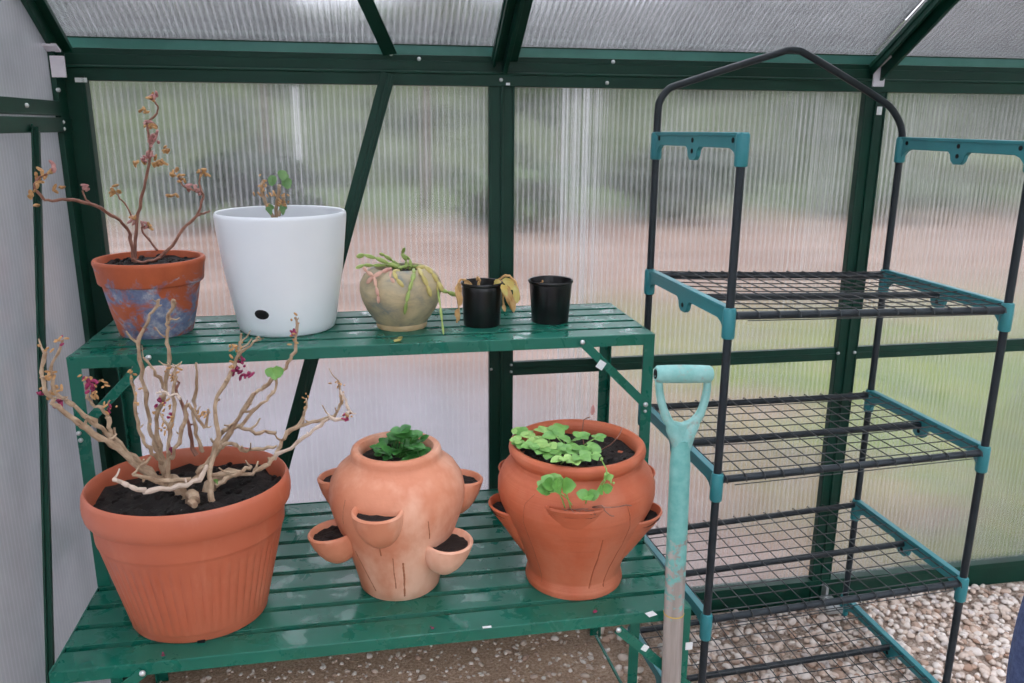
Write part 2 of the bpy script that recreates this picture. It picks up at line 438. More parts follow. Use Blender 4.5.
def wallpost(x, n, label, w=.066):
    m = MB(); m.span((x-w/2, D-.016, .05), (x+w/2, D+.004, 1.645)); m.span((x-.003, D-.022, .05), (x+.003, D-.016, 1.645))
    m.span((x-w/2, D-.019, .05), (x-w/2+.005, D-.016, 1.645)); m.span((x+w/2-.005, D-.019, .05), (x+w/2, D-.016, 1.645))
    m.span((x-.012, D+.004, .05), (x+.012, D+.03, 1.68))
    o = m.build('trim_%d' % n, 'frame', None, False, .001); struct(o, label, 'post'); return o
p1 = wallpost(POSTS[0], 2, 'dark green wall post between the two wide back wall sheets')
for pz in (.895, .875): bolt((POSTS[0]+.028, D-.016, pz), (0, -1, 0), p1, .004)
bolt((POSTS[0]-.028, D-.016, .885), (0, -1, 0), p1, .004)
p2 = wallpost(POSTS[1]+.006, 3, 'dark green wall post behind the wire shelving')
pl = MB(); pl.box((POSTS[1], D-.028, 1.668), (.034, .006, .05)); pl.box((POSTS[1], D-.05, 1.707), (.036, .05, .006), Matrix.Rotation(-.5, 3, 'X'))
pl.build('joint_plate', 'white_plate', p2, False, .001)
bolt((POSTS[1], D-.03, 1.618), (0, -1, 0), p2, .005)
MB().box((POSTS[1]+.018, D-.020, 1.58), (.015, .002, .022)).build('sticker', 'sticker', p2, False)
for pz in (.885,):
    bolt((POSTS[1]-.024, D-.017, pz), (0, -1, 0), p2, .005); bolt((POSTS[1]+.03, D-.017, pz), (0, -1, 0), p2, .005)
cl = MB(); cl.box((POSTS[1]+.015, D-.075, .062), (.055, .05, .02)); cl.box((POSTS[1]+.015, D-.055, .072), (.04, .03, .016)); cl.box((POSTS[1]+.015, D-.03, .09), (.01, .03, .05))
cl.build('foot_clamp', 'steel', p2, False, .002)
wallpost(POSTS[2], 4, 'dark green wall post further along the back wall')
m = MB(); m.span((XL-.016, D-.02, .0), (XL+.042, D+.01, 1.66)); m.span((XL-.02, D-.075, 0), (XL-.002, D+.01, 1.70)); m.span((XL+.034, D-.024, 0), (XL+.042, D-.02, 1.64))
cp = struct(m.build('trim_5', 'frame', None, False, .001), 'dark green corner post at the left end of the back wall', 'post')
MB().box((XL+.005, D-.075, 1.655), (.030, .006, .046)).build('joint_plate', 'white_plate', cp, False, .001)
MB().box((XL-.004, D-.085, 1.694), (.036, .03, .006), Matrix.Rotation(-.4, 3, 'X')).build('joint_plate', 'white_plate', cp, False, .001)
for zz in (1.605, 1.535, 1.52): bolt((XL-.0, D-.076, zz), (0, -1, 0), cp, .005)
# horizontal rail and base rail of the back wall
m = MB(); m.span((POSTS[0]+.03, D-.012, .862), (XR, D+.004, .900)); m.span((POSTS[0]+.03, D-.015, .878), (XR, D-.012, .884))
struct(m.build('trim_6', 'frame', None, False, .001), 'dark green horizontal mid rail on the back wall', 'rail')
m = MB(); m.span((XL, D-.012, .02), (XR, D+.02, .118)); m.span((XL, D-.020, .108), (XR, D+.02, .124))
struct(m.build('baseboard_back', 'frame', None, False, .001), 'dark green base rail along the gravel at the back wall', 'base rail')
m = MB(); m.span((XL-.03, YF, 0), (XL-.003, D, .13))
struct(m.build('baseboard_left', 'frame', None, False, .001), 'dark green base rail of the left end wall', 'base rail')
m = MB(); m.span((XR+.003, YF, 0), (XR+.03, D, .13))
struct(m.build('baseboard_right', 'frame', None, False, .001), 'dark green base rail of the far end wall', 'base rail')
m = MB(); m.span((POSTS[1], YF-.02, 0), (XR, YF+.012, .13))
struct(m.build('baseboard_front', 'frame', None, False, .001), 'dark green base rail of the front wall', 'base rail')
# diagonal braces
m = MB(); m.bar((.077, D-.027, 1.655), (-.405, D-.027, .10), .036, .004, (0, 1, 0)); m.bar((.082, D-.031, 1.655), (-.400, D-.031, .10), .010, .005, (0, 1, 0))
br = struct(m.build('trim_7', 'frame', None, False, .0008), 'slanting dark green brace across the back wall behind the white pot', 'brace')
# left end wall bars and brace
m = MB(); m.span((XL-.012, YF, 1.549), (XL-.002, D-.07, 1.581)); m.span((XL-.006, YF, 1.549), (XL, D-.07, 1.553))
bl_ = struct(m.build('trim_8', 'frame', None, False, .001), 'upper of the two green bars across the left end wall', 'bar'); bolt((XL-.002, 1.87, 1.567), (1, 0, 0), bl_, .005)
m = MB(); m.span((XL-.012, YF, 1.513), (XL+.002, D-.02, 1.545))
struct(m.build('trim_9', 'frame', None, False, .001), 'lower of the two green bars across the left end wall', 'bar')
m = MB(); m.bar((XL+.006, 1.884, 1.525), (XL+.006, 1.45, .10), .040, .004, (1, 0, 0)); m.bar((XL+.010, 1.874, 1.525), (XL+.010, 1.44, .10), .006, .012, (1, 0, 0))
lb = struct(m.build('trim_10', 'frame', None, False, .0008), 'slanting green brace on the left end wall beside the plant stand', 'brace')
bolt((XL+.008, 1.878, 1.516), (1, 0, 0), lb, .007)
# rafters
SL = Vector((0, RID[0]-D, RID[1]-EAVE)); 
def rafter(x, n, label, w, y0=D):
    sg = 1 if y0 > 1 else -1
    a = Vector((x, y0-.02*sg, EAVE-.005)); b = Vector((x, RID[0], RID[1]+.01))
    nn = Vector((0, (b-a).z, -(b-a).y)).normalized()*(-1 if sg > 0 else 1)
    m = MB(); m.bar(a, b, w, .012, nn); m.bar(a-Vector((0, 0, .02)), b-Vector((0, 0, .02)), .010, .040, nn)
    m.bar(a+Vector((-w/2+.006, 0, -.012)), b+Vector((-w/2+.006, 0, -.012)), .006, .022, nn)
    return struct(m.build('trim_%d' % n, 'frame', None, False, .001), label, 'rafter')
rafter(XL-.002, 11, 'dark green rafter where the roof meets the left end wall', .05)
rafter(POSTS[0]+.006, 12, 'dark green rafter above the middle wall post', .066)
rafter(POSTS[1]+.006, 13, 'dark green rafter above the wire shelving', .066)
rafter(POSTS[2], 14, 'dark green rafter further along the roof', .066)
rafter(XL-.002, 15, 'dark green rafter on the front slope at the left end', .05, YF)
rafter(POSTS[0], 16, 'dark green rafter on the front roof slope', .066, YF)
rafter(POSTS[1], 17, 'dark green rafter on the front roof slope above the gravel', .066, YF)
m = MB(); m.bar(Vector((.083, D-.03, 1.70)), Vector((-.115, 1.55, 2.045)), .034, .004, (0, .52, .85))
struct(m.build('trim_18', 'frame', None, False, .0008), 'slanting dark green brace under the roof sheets', 'brace')
m = MB(); m.span((XL-.02, RID[0]-.03, RID[1]-.01), (XR+.02, RID[0]+.03, RID[1]+.05))
struct(m.build('trim_19', 'frame', None, False, .001), 'dark green ridge beam of the roof', 'beam')
m = MB(); m.span((XL-.02, YF-.01, 1.636), (XR, YF+.02, 1.706))
struct(m.build('trim_20', 'frame', None, False, .001), 'dark green eave beam of the front wall', 'beam')
for i, x in enumerate(POSTS):
    m = MB(); m.span((x-.033, YF-.004, .05), (x+.033, YF+.016, 1.65))
    struct(m.build('trim_%d' % (21+i), 'frame', None, False, .001), 'dark green post of the front wall', 'post')
m = MB(); m.span((XL-.02, YF-.01, 0), (XL+.04, YF+.03, 1.70))
struct(m.build('trim_25', 'frame', None, False, .001), 'dark green corner post of the front wall', 'post')

# ------------------------------------------------------------------ outside
m = MB(); n_ = 24
out = MB().add([(-60, -40, -.02), (70, -40, -.02), (70, 80, -.02), (-60, 80, -.02)], [(0, 1, 2, 3)]).build('ground', 'outside', None, False)
struct(out, 'bare earth and grass outside the greenhouse', 'ground')

def foliage(blobs, n, size):
    m = MB()
    for _ in range(n):
        c, r = random.choice(blobs)
        v = Vector((random.gauss(0, 1), random.gauss(0, 1), random.gauss(0, 1))).normalized()
        p = Vector(c)+Vector((v.x*r[0], v.y*r[1], v.z*r[2]))*random.uniform(.55, 1)
        d = Vector((random.gauss(0, 1), random.gauss(0, 1), random.gauss(0, .6))).normalized(); u = v+Vector((0, 0, .5))
        s_ = size*random.uniform(.6, 1.3); k = d.cross(u).normalized()
        m.add([p-d*s_, p+k*s_*.45, p+d*s_, p-k*s_*.45], [(0, 1, 2, 3)])
    return m
def tree(x, y, h, w, mat, label, group=None, bush=False):
    o = thing('bush' if bush else 'tree', label, 'bush' if bush else 'tree', (x, y, -.06), group)
    blobs = []
    z0 = 0 if bush else h*.28
    for _ in range(9):
        blobs.append(((x+random.uniform(-.6, .6)*w, y+random.uniform(-.5, .5)*w, random.uniform(z0+.15*h, h*.82)), (w*.45, w*.45, h*.17)))
    foliage(blobs, 1500, .17*w**.5).build('foliage', mat, o, False, flip=False)
    t = MB()
    t.tube(wobble([(x, y, -.1), (x+.05*w, y, h*.25), (x-.04*w, y, h*.5), (x, y, h*.75)], 3, .01*w), [.07*w]*3+[.05*w]*3+[.03*w]*3+[.015*w], 8)
    for q in range(4):
        a = random.uniform(0, 2*PI); zz = random.uniform(.25, .5)*h
        t.tube([(x, y, zz), (x+.3*w*math.cos(a), y+.3*w*math.sin(a), zz+.15*h), (x+.5*w*math.cos(a), y+.5*w*math.sin(a), zz+.3*h)], [.03*w, .02*w, .008*w], 6)
    t.build('trunk', 'bark', o)
    return o
TR = 'trees behind the back wall'
for x, y, h, w, mt, lb_ in [
    (-11.6, 15.5, 8.8, 1.42, 'tree_mid', 'grey green tree beyond the corner of the two walls'),
    (-8.2, 17.2, 9.2, 1.42, 'tree_dark', 'dark tree seen behind the upper left corner post'),
    (-5.0, 15.8, 8.5, 1.42, 'tree_mid', 'grey green tree seen behind the dried stems of the old pot'),
    (-1.9, 17.6, 9.2, 1.42, 'tree_dark', 'dark tree seen above the left side of the white pot'),
    (1.2, 16.0, 9.5, 1.42, 'tree_light', 'pale olive tree seen above the right side of the white pot'),
    (4.3, 17.8, 5.0, 1.42, 'tree_mid', 'grey green tree seen beside the middle wall post'),
    (7.4, 16.2, 6.6, 1.42, 'tree_dark', 'dark tree seen right of the middle wall post'),
    (10.5, 18., 4.2, 1.42, 'tree_mid', 'low grey green tree seen through the hoop of the wire shelving'),
    (13.8, 16.4, 4.0, 1.42, 'tree_dark', 'low dark tree seen behind the right wall post'),
    (17.2, 18., 4.4, 1.42, 'tree_mid', 'low grey green tree seen at the right end of the back wall')]:
    tree(x, y, h, w, mt, lb_, TR)
hm = MB(); vs = []; nx_, ny_ = 48, 14
for j in range(ny_+1):
    for i in range(nx_+1):
        x, y = -46+100*i/nx_, 21.5+22*j/ny_
        t = j/ny_; vs.append((x, y, -.1+6.2*math.sin(min(1, t*1.9)*PI/2)*(1+.22*noise.noise(Vector((x*.12, y*.1, 0))))-(.05 if j else .3)))
hm.add(vs, [(j*(nx_+1)+i, j*(nx_+1)+i+1, (j+1)*(nx_+1)+i+1, (j+1)*(nx_+1)+i) for j in range(ny_) for i in range(nx_)])
struct(hm.build('hills', 'bank', None), 'overgrown green bank rising behind the trees', 'hill')
for x, y, h, w, mt, lb_ in [
    (-6.6, 13.4, 1.1, 1.3, 'tree_mid', 'low grey green bush outside behind the old blue pot'),
    (-2.0, 13.6, 1.2, 1.3, 'tree_dark', 'low dark bush outside left of the white pot'),
    (2.2, 13.2, 1.0, 1.3, 'tree_mid', 'low bush outside between brace and middle wall post'),
    (5.4, 13.6, 1.2, 1.3, 'tree_dark', 'low dark bush outside right of the middle wall post'),
    (9.0, 13.4, 1.0, 1.3, 'tree_mid', 'low bush outside behind the wire shelving'),
    (12.4, 13.6, 1.2, 1.3, 'tree_light', 'low pale bush outside at the right')]:
    tree(x, y, h, w, mt, lb_, 'bushes in front of the trees', True)
def pole(px, pyb, ptop, y, r, label):
    b = at(px, pyb, y=y); t_ = at(px, ptop, y=y)
    o = thing('pole', label, 'pole', (b.x, y, -.06), 'pale poles outside')
    MB().tube([(b.x, y, -.1), (b.x, y, t_.z)], r, 10).build('shaft', 'pole', o)
    MB().tube([(b.x, y, t_.z), (b.x, y, t_.z+.01), (b.x, y, t_.z+.02)], [r*1.25, r*1.25, r*.5], 10).build('cap', 'pole', o)
pole(301, 180, 88, 15.8, .055, 'pale slender pole outside above the white pot')
pole(562, 300, 86, 3.3, .008, 'leftmost of four pale poles outside right of the middle wall post')
pole(571, 300, 84, 3.5, .005, 'second from left of four pale poles outside right of the middle post')
pole(580, 300, 86, 3.1, .009, 'thickest of four pale poles outside right of the middle post')
pole(593, 300, 84, 3.4, .006, 'rightmost of four pale poles outside right of the middle wall post')
pole(812, 170, 95, 6.5, .020, 'pale pole outside just left of the right wall post')
pole(906, 170, 106, 6.0, .020, 'pale pole outside just right of the shelving hoop')

# ------------------------------------------------------------------ gravel stones
def ico(sub):
    bm = bmesh.new(); bmesh.ops.create_icosphere(bm, subdivisions=sub, radius=1)
    v = np.array([x.co[:] for x in bm.verts]); f = np.array([[w.index for w in q.verts] for q in bm.faces]); bm.free(); return v, f
def scatter(name, pts, sizes, tones, label, flat=.6):
    bv, bf = ico(2); nv, nf = len(bv), len(bf); N = len(pts)
    V = np.empty((N, nv, 3)); 
    for i in range(N):
        q = bv*np.array([1, rng.uniform(.65, .9), flat*rng.uniform(.8, 1.1)])*sizes[i]
        k = rng.normal(size=(3,)); q = q*(1+.14*np.sin(3*bv@k+rng.uniform(0, 6)))[:, None]
        a, b = rng.uniform(0, 6.28), rng.normal(0, .35)
        ca, sa, cb, sb = math.cos(a), math.sin(a), math.cos(b), math.sin(b)
        Rm = np.array([[ca, -sa, 0], [sa, ca, 0], [0, 0, 1]])@np.array([[1, 0, 0], [0, cb, -sb], [0, sb, cb]])
        V[i] = q@Rm.T+np.array([pts[i][0], pts[i][1], pts[i][2]])
    Fc = (bf[None]+(np.arange(N)*nv)[:, None, None]).reshape(-1, 3)
    me = bpy.data.meshes.new(name); me.vertices.add(N*nv); me.vertices.foreach_set('co', V.reshape(-1))
    me.loops.add(Fc.size); me.loops.foreach_set('vertex_index', Fc.reshape(-1).astype(np.int32))
    me.polygons.add(len(Fc)); me.polygons.foreach_set('loop_start', np.arange(0, Fc.size, 3, dtype=np.int32))
    me.polygons.foreach_set('use_smooth', np.ones(len(Fc), dtype=bool))
    me.update(calc_edges=True)
    at_ = me.attributes.new('tone', 'FLOAT', 'POINT'); at_.data.foreach_set('value', np.repeat(np.array(tones), nv).astype(np.float32))
    me.materials.append(M['pebble'])
    o = bpy.data.objects.new(name, me); COL.objects.link(o)
    return tag(o, label, 'gravel', kind='stuff')
P, S, T = [], [], []
while len(P) < 7000:
    x, y = rng.uniform(.62, 2.75), rng.uniform(1.05, 2.12)
    edge = (x-.62)/.8
    if rng.uniform() > min(1, .25+edge): continue
    s_ = rng.uniform(.006, .0140) if rng.uniform() < .9 else rng.uniform(.014, .019)
    P.append((x, y, G0+rng.uniform(.0, .010))); S.append(s_); T.append(rng.uniform(0, 1))
scatter('gravel', P, S, T, 'loose pale gravel stones on the floor under the wire shelving')
P, S, T = [], [], []
for _ in range(2300):
    P.append((rng.uniform(-.62, .61), rng.uniform(.9, 2.12), G0+rng.uniform(-.002, .003))); S.append(rng.uniform(.003, .008) if rng.uniform() < .88 else rng.uniform(.008, .014)); T.append(rng.uniform(0, .8))
scatter('rubble', P, S, T, 'small stones in the sandy dirt under the green plant stand')

# ------------------------------------------------------------------ two-tier plant stand
X0, X1, YL, YU, YB, ZL, ZU = -.6045, .6537, 1.437, 1.737, 2.087, .547, 1.071
st = thing('plant_stand', 'green metal two-tier slatted plant stand against the back wall', 'plant stand', ((X0+X1)/2, (YL+YB)/2, 0))
def deck(name, y0, y1, z, n):
    m = MB(); pitch = (y1-y0)/n
    for i in range(n):
        a = y0+i*pitch; w = pitch-.016
        m.span((X0+.004, a+(.0 if i == 0 else .004), z-.004), (X1-.004, a+w+.004, z))
        m.span((X0+.004, a+(.0 if i == 0 else .004), z-.022 if i == 0 else z-.014), (X1-.004, a+(.003 if i == 0 else .007), z-.004))
        m.span((X0+.004, a+w+.001, z-.014), (X1-.004, a+w+.004, z-.004))
    return m.build(name, 'stand', st, False, .0012)
up = deck('upper_shelf', YU, YB, ZU, 5); lo = deck('lower_shelf', YL, YB, ZL, 9)
def lbar(m, a, b, da, db, w=.024, t=.003):
    a, b, da, db = Vector(a), Vector(b), Vector(da), Vector(db)
    m.bar(a+da*w/2, b+da*w/2, w, t, db); m.bar(a+db*w/2, b+db*w/2, w, t, da); return m
for (nm, y0, z) in (('upper_shelf', YU, ZU), ('lower_shelf', YL, ZL)):
    for x, sx in ((X0, 1), (X1, -1)):
        m = MB(); m.span((x, y0, z-.026), (x+sx*.003, YB, z-.001)); m.span((x, y0, z-.026), (x+sx*.02, YB, z-.023))
        m.build('side_rail', 'stand', st, False, .0006)
    m = MB(); m.span((X0, y0-.001, z-.026), (X1, y0+.002, z-.001)); m.span((X0, y0, z-.026), (X1, y0+.018, z-.023))
    m.build('front_rail', 'stand', st, False, .0006)
    m = MB(); m.span((X0, YB-.003, z-.026), (X1, YB, z-.001)); m.build('back_rail', 'stand', st, False, .0006)
    for q in (.34, .67): MB().span((X0+(X1-X0)*q-.012, y0+.003, z-.020), (X0+(X1-X0)*q+.012, YB-.003, z-.0145)).build('cross_strap', 'stand', st, False)
legs = {}
for x, sx in ((X0, 1), (X1, -1)):
    for y, sy, z1 in ((YL, 1, ZL-.001), (YU, 1, ZU-.001), (YB, -1, ZU-.001)):
        m = MB(); lbar(m, (x, y, G0-.002), (x, y, z1), (sx, 0, 0), (0, sy, 0), .025, .003)
        legs[(sx, y)] = m.build('leg', 'stand', st, False, .0006)
def brace(a, b, name='brace'):
    m = MB(); m.bar(a, b, .020, .004, (0, 1, 0))
    o = m.build(name, 'stand', st, False, .0006)
    for p in (a, b): bolt(Vector(p)+Vector((0, -.003, 0)), (0, -1, 0), o, .006)
    return o
yy = YU-.004
a1 = brace(at(582, 342, y=yy), at(645, 404, y=yy)); a2 = brace(at(149, 357, y=yy), at(84, 426, y=yy))
MB().box(at(601, 365, y=yy-.003), (.018, .001, .02), Matrix.Rotation(.6, 3, 'Y')).build('sticker', 'sticker', a1, False)
yy = YL-.004
b1 = brace(at(618, 629, y=yy), at(688, 686, y=yy)); b2 = brace(at(143, 672, y=yy), at(66, 735, y=yy))
MB().box(at(645, 648, y=yy-.003), (.014, .001, .014), Matrix.Rotation(.6, 3, 'Y')).build('sticker', 'sticker', b1, False)
MB().box(at(689, 646, y=YL-.003), (.016, .001, .018)).build('sticker', 'sticker', legs[(-1, YL)], False)
MB().box(at(651, 614, z=ZL+.001), (.02, .016, .0008), Matrix.Rotation(.3, 3, 'Z')).build('sticker', 'sticker', lo, False)
MB().box(at(487, 627, z=ZL+.0008), (.018, .006, .0008)).build('sticker', 'sticker', lo, False)
bolt(at(645, 411, y=YU-.002), (0, -1, 0), legs[(-1, YU)], .004); bolt(at(79, 433, y=YU-.002), (0, -1, 0), legs[(1, YU)], .005); bolt(at(81, 440, y=YU-.002), (0, -1, 0), legs[(1, YU)], .005)
m = MB(); m.tube([at(596, 636, y=2.0), at(621, 683, y=1.80), at(648, 735, y=1.6)], .0045, 8); m.build('tie_rod', 'stand', st)

# ------------------------------------------------------------------ wire shelving
LV = [1.515, 1.150, .777, .418, .088]
PX = {'FL': (.760, 1.58), 'FR': (1.462, 1.61), 'BR': (1.451, 2.055), 'BL': (.741, 2.025)}
dz = {'FL': (-.004, .001, -.004, -.002, 0), 'FR': (-.02, -.017, .002, .006, .0), 'BR': (-.016, -.014, .002, .010, .01), 'BL': (-.006, .010, .014, -.010, 0)}
rk = thing('shelving_rack', 'dark tube shelving with teal brackets and wire mesh shelves, right of the plant stand', 'shelving', (1.1, 1.82, 0))
def J(c, l): return Vector((PX[c][0], PX[c][1], LV[l]+dz[c][l]))
for c in PX:
    top = J(c, 0).z-.012
    MB().tube([(PX[c][0], PX[c][1], G0-.002), (PX[c][0], PX[c][1], top)], .0092, 12).build('post', 'rod', rk)
hp = [(.741, 2.025, 1.50), (.741, 2.025, 1.575), (.747, 2.026, 1.600), (.768, 2.028, 1.625), (.80, 2.03, 1.637), (.93, 2.03, 1.678), (1.05, 2.032, 1.714), (1.082, 2.033, 1.724), (1.108, 2.034, 1.724),
      (1.135, 2.036, 1.716), (1.26, 2.045, 1.660), (1.375, 2.053, 1.605), (1.41, 2.055, 1.583), (1.440, 2.055, 1.545), (1.451, 2.055, 1.51), (1.451, 2.055, 1.48)]
MB().tube(wobble(hp, 4, 0), .0092, 12).build('hoop', 'rod', rk)
def bracket(cf, cb, l):
    a, b = J(cf, l), J(cb, l); d = b-a; L = d.length; d.normalize(); nx = d.cross(Vector((0, 0, 1))).normalized(); upv = nx.cross(d)
    h0, h1, hb = .010, -.020, -.052
    ol = [(-.013, h0), (-.013, hb), (.012, hb), (.016, -.038), (.028, -.026), (.045, h1)]
    q = L*.5
    ol += [(q-.035, h1), (q-.026, -.028), (q-.022, -.042), (q-.012, -.050), (q+.012, -.050), (q+.022, -.042), (q+.026, -.028), (q+.035, h1)]
    ol += [(L-.045, h1), (L-.028, -.026), (L-.016, -.038), (L-.012, hb), (L+.013, hb), (L+.013, h0)]
    m = MB(); m.prism(ol, nx*.011, a, (d, upv))
    for e in (a, b):
        m.tube([e+Vector((0, 0, -.056)), e+Vector((0, 0, -.052)), e+Vector((0, 0, .006)), e+Vector((0, 0, .011))], [.0125, .0140, .0140, .0115], 16)
    m.prism([(-.01, .004), (L+.01, .004), (L+.01, .012), (-.01, .012)], nx*.017, a, (d, upv))
    o = m.build('side_bracket', 'teal', rk, True, .0012)
    s_ = nx*.0062
    for k, z in ((q, -.006), (q, -.030), (.03, -.004), (L-.03, -.004)) if l == 0 else ((q, -.034),):
        p = a+d*k+upv*z
        MB().tube([p-s_*1.02, p+s_*1.02], .0058, 12).build('rod_socket', 'dark', o)
    return a, b, d, L
for l in range(5):
    bracket('FL', 'BL', l); bracket('FR', 'BR', l)
    if l == 0: continue
    fl, fr_, blk, brk = J('FL', l), J('FR', l), J('BL', l), J('BR', l)
    dn = Vector((0, 0, -.006))
    mid_l, mid_r = (fl+blk)/2+Vector((0, 0, -.028)), (fr_+brk)/2+Vector((0, 0, -.028))
    if l: mid_l.z += .018; mid_r.z += .018
    for a, b in ((fl, fr_), (blk, brk), (mid_l, mid_r)):
        MB().tube([a+dn, b+dn], .0088, 12).build('cross_rod', 'rod', rk)
    m = MB()
    def sp(u, v):
        p = (fl*(1-u)+fr_*u)*(1-v)+(blk*(1-u)+brk*u)*v
        sag = -.004*math.sin(PI*v)*math.sin(PI*u)
        return p+Vector((0, 0, .0045+sag))
    nu, nv = 14, 9
    for i in range(nu+1):
        u = .022+(.956)*i/nu+random.uniform(-.003, .003)
        pts = [sp(u, -.035)+Vector((0, 0, -.014)), sp(u, -.028)+Vector((0, 0, -.003)), sp(u, 0)]+[sp(u, v) for v in (.25, .5, .75)]+[sp(u, 1.0), sp(u, 1.018), sp(u, 1.026)+Vector((0, 0, -.004))]
        m.tube(pts, .0015, 5)
    for j in range(nv+1):
        v = .03+.95*j/nv
        m.tube([sp(.012, v)+Vector((0, 0, .002)), sp(.25, v), sp(.5, v), sp(.75, v), sp(.988, v)+Vector((0, 0, .002))], .0015, 5)
    m.tube([sp(.05, -.036)+Vector((0, 0, -.018)), sp(.5, -.036)+Vector((0, 0, -.018)), sp(.95, -.036)+Vector((0, 0, -.016))], .0012, 5)
    m.build('wire_mesh', 'wire', rk)

M['drip'] = simple('wet_rust_brown_stain', (158, 92, 62), (176, 110, 78), 60, .45)
M['drip_red'] = simple('wet_dark_terracotta_stain', (150, 72, 42), (162, 82, 50), 60, .4)
# ------------------------------------------------------------------ spade
SY = 1.408
sp_ = thing('spade', 'old turquoise D-handled spade standing upright before the plant stand', 'spade', (.612, SY, 0))
gt = [at(p, 374, y=SY) for p in (657.5, 709.5)]
m = MB(); ga, gb = gt; dg = (gb-ga).normalized()
m.tube([ga-dg*.004, ga, ga+dg*.02, (ga+gb)/2, gb-dg*.02, gb, gb+dg*.004], [.013, .0165, .0175, .018, .0175, .0165, .013], 20)
m.build('grip', 'spade', sp_)
m = MB()
neck = at(681, 446, y=SY); 
for px in ((658.5, 660, 665, 672, 679), (708, 706, 700, 691, 684)):
    pts = [at(q, w, y=SY) for q, w in zip(px, (374, 395, 414, 428, 446))]
    m.tube(wobble(pts, 4, 0), [.0075]*4+[.0080]*4+[.009]*4+[.013]*5, 14)
# web between the arms
ol = [(667, 414), (674, 421), (682, 423), (690, 420), (697, 413), (699, 424), (694, 436), (689, 452), (674, 452), (671, 436), (666, 424)]
o0 = at(682, 430, y=SY)
m.prism([((at(a, b, y=SY)-o0).x, (at(a, b, y=SY)-o0).z) for a, b in ol], (0, .014, 0), o0, (Vector((1, 0, 0)), Vector((0, 0, 1))))
m.build('handle_fork', 'spade', sp_, True, .003)
MB().tube([ga-dg*.0045, ga-dg*.0035], .0095, 16).build('grip_hole', 'dark', sp_)
m = MB(); top = at(681, 440, y=SY); bot = Vector((.612, SY-.002, .10))
pts = [top.lerp(bot, t) for t in (0, .03, .06, .2, .5, .8, 1)]
m.tube(pts, [.016, .0185, .0200, .0205, .0205, .0200, .0190], 20); m.build('shaft', 'wood', sp_)
rp = top.lerp(bot, (top.z-at(677, 612, y=SY).z)/(top.z-bot.z)); m = MB(); m.tube([rp-Vector((0, 0, .0012)), rp+Vector((0, 0, .0012))], .0212, 20); m.build('tape_band', 'band', sp_)
m = MB(); nu = 9; nv = 8; vs = []
for j in range(nv+1):
    t = j/nv; w = .088 if t < .6 else .088*math.cos((t-.6)/.4*1.25)
    for i in range(nu+1):
        u = i/nu*2-1; vs.append((.612+u*w, SY+.012*(1-u*u)-.006, .13-.27*t))
m.add(vs, [(j*(nu+1)+i, j*(nu+1)+i+1, (j+1)*(nu+1)+i+1, (j+1)*(nu+1)+i) for j in range(nv) for i in range(nu)])
m.build('blade', 'blade', sp_, True, solid=.003)
m = MB(); m.tube([(.612, SY-.002, .26), (.612, SY, .16), (.612, SY+.004, .07)], [.0225, .021, .012], 16); m.build('blade_socket', 'blade', sp_)

# ------------------------------------------------------------------ pots
def soil(c, r, z, parent, name='soil', amp=.006, n=40, crumbs=0, size=(.003, .008), sq=1.):
    m = MB(); rings = 10; vs = [(c[0], c[1], z)]
    for i in range(1, rings+1):
        for j in range(n):
            a = 2*PI*j/n; rr = r*i/rings; p = Vector((c[0]+rr*math.cos(a), c[1]+rr*math.sin(a), z))
            p.z += amp*noise.noise(p*35)+amp*.7*noise.noise(p*90); vs.append(p)
    fs = [(0, 1+j, 1+(j+1) % n) for j in range(n)]
    fs += [(1+(i-1)*n+j, 1+i*n+j, 1+i*n+(j+1) % n, 1+(i-1)*n+(j+1) % n) for i in range(1, rings) for j in range(n)]
    m.add(vs, fs)
    for _ in range(crumbs):
        a, q, k = random.uniform(0, 6.28), r*.93*math.sqrt(random.random()), random.uniform(*size)
        p = Vector((c[0]+q*math.cos(a), c[1]+q*math.sin(a), z)); p.z += amp*noise.noise(p*35)+amp*.7*noise.noise(p*90)
        m.ell(p, ((k, 0, k*.3), (0, k*random.uniform(.6, 1), 0), (-k*.2, 0, k*.7)), 6, 4)
    m.v = [(x, c[1]+(y-c[1])*sq, z) for x, y, z in m.v]
    return m.build(name, 'soil', parent)

def buds_part(name, mat, par, p, n, s, spread):
    m = MB(); buds(m, p, n, s, spread); return m.build(name, mat, par)
def buds(m, p, n, s, spread):
    for _ in range(n):
        q = Vector(p)+Vector((random.gauss(0, spread), random.gauss(0, spread), random.gauss(0, spread)))
        a = Vector((random.gauss(0, 1), random.gauss(0, 1), random.gauss(0, 1))).normalized()*s*random.uniform(.6, 1.3)
        b = a.orthogonal().normalized()*s*.5; m.ell(q, (b, a.cross(b).normalized()*s*.4, a), 6, 4)

def squash(m, c, k): m.v = [(x, c[1]+(y-c[1])*k, z) for x, y, z in m.v]
# big ribbed pot with dry geranium
bc = Vector((-.364, 1.602, ZL))
bp = thing('potted_geranium', 'large ribbed terracotta-coloured plastic pot holding a bare dry geranium', 'potted plant', bc)
def ribs(r, z, a, i):
    k = max(0, min(1, (z-.02)/.02))*max(0, min(1, (.185-z)/.012))
    return r-(.0028*k*(.5+.5*math.cos(a*56))**2 if i < 16 else 0)
pr = [(.122, 0), (.131, .001), (.134, .006), (.1335, .012), (.137, .02)]
for i in range(11): t = i/10; pr.append((.137+.040*t, .02+.165*t))
pr += [(.1775, .189), (.180, .192), (.1808, .196), (.1825, .232), (.1835, .236), (.191, .238), (.1945, .243), (.1972, .256), (.1975, .268), (.1955, .284), (.192, .292), (.189, .294), (.185, .290), (.182, .270), (.175, .22), (.16, .21)]
m = MB(); m.lathe([(r, z+.006*max(0, z)/.294) for r, z in pr], bc, 224, ribs); squash(m, bc, .885); m.build('pot', 'bigpot', bp)
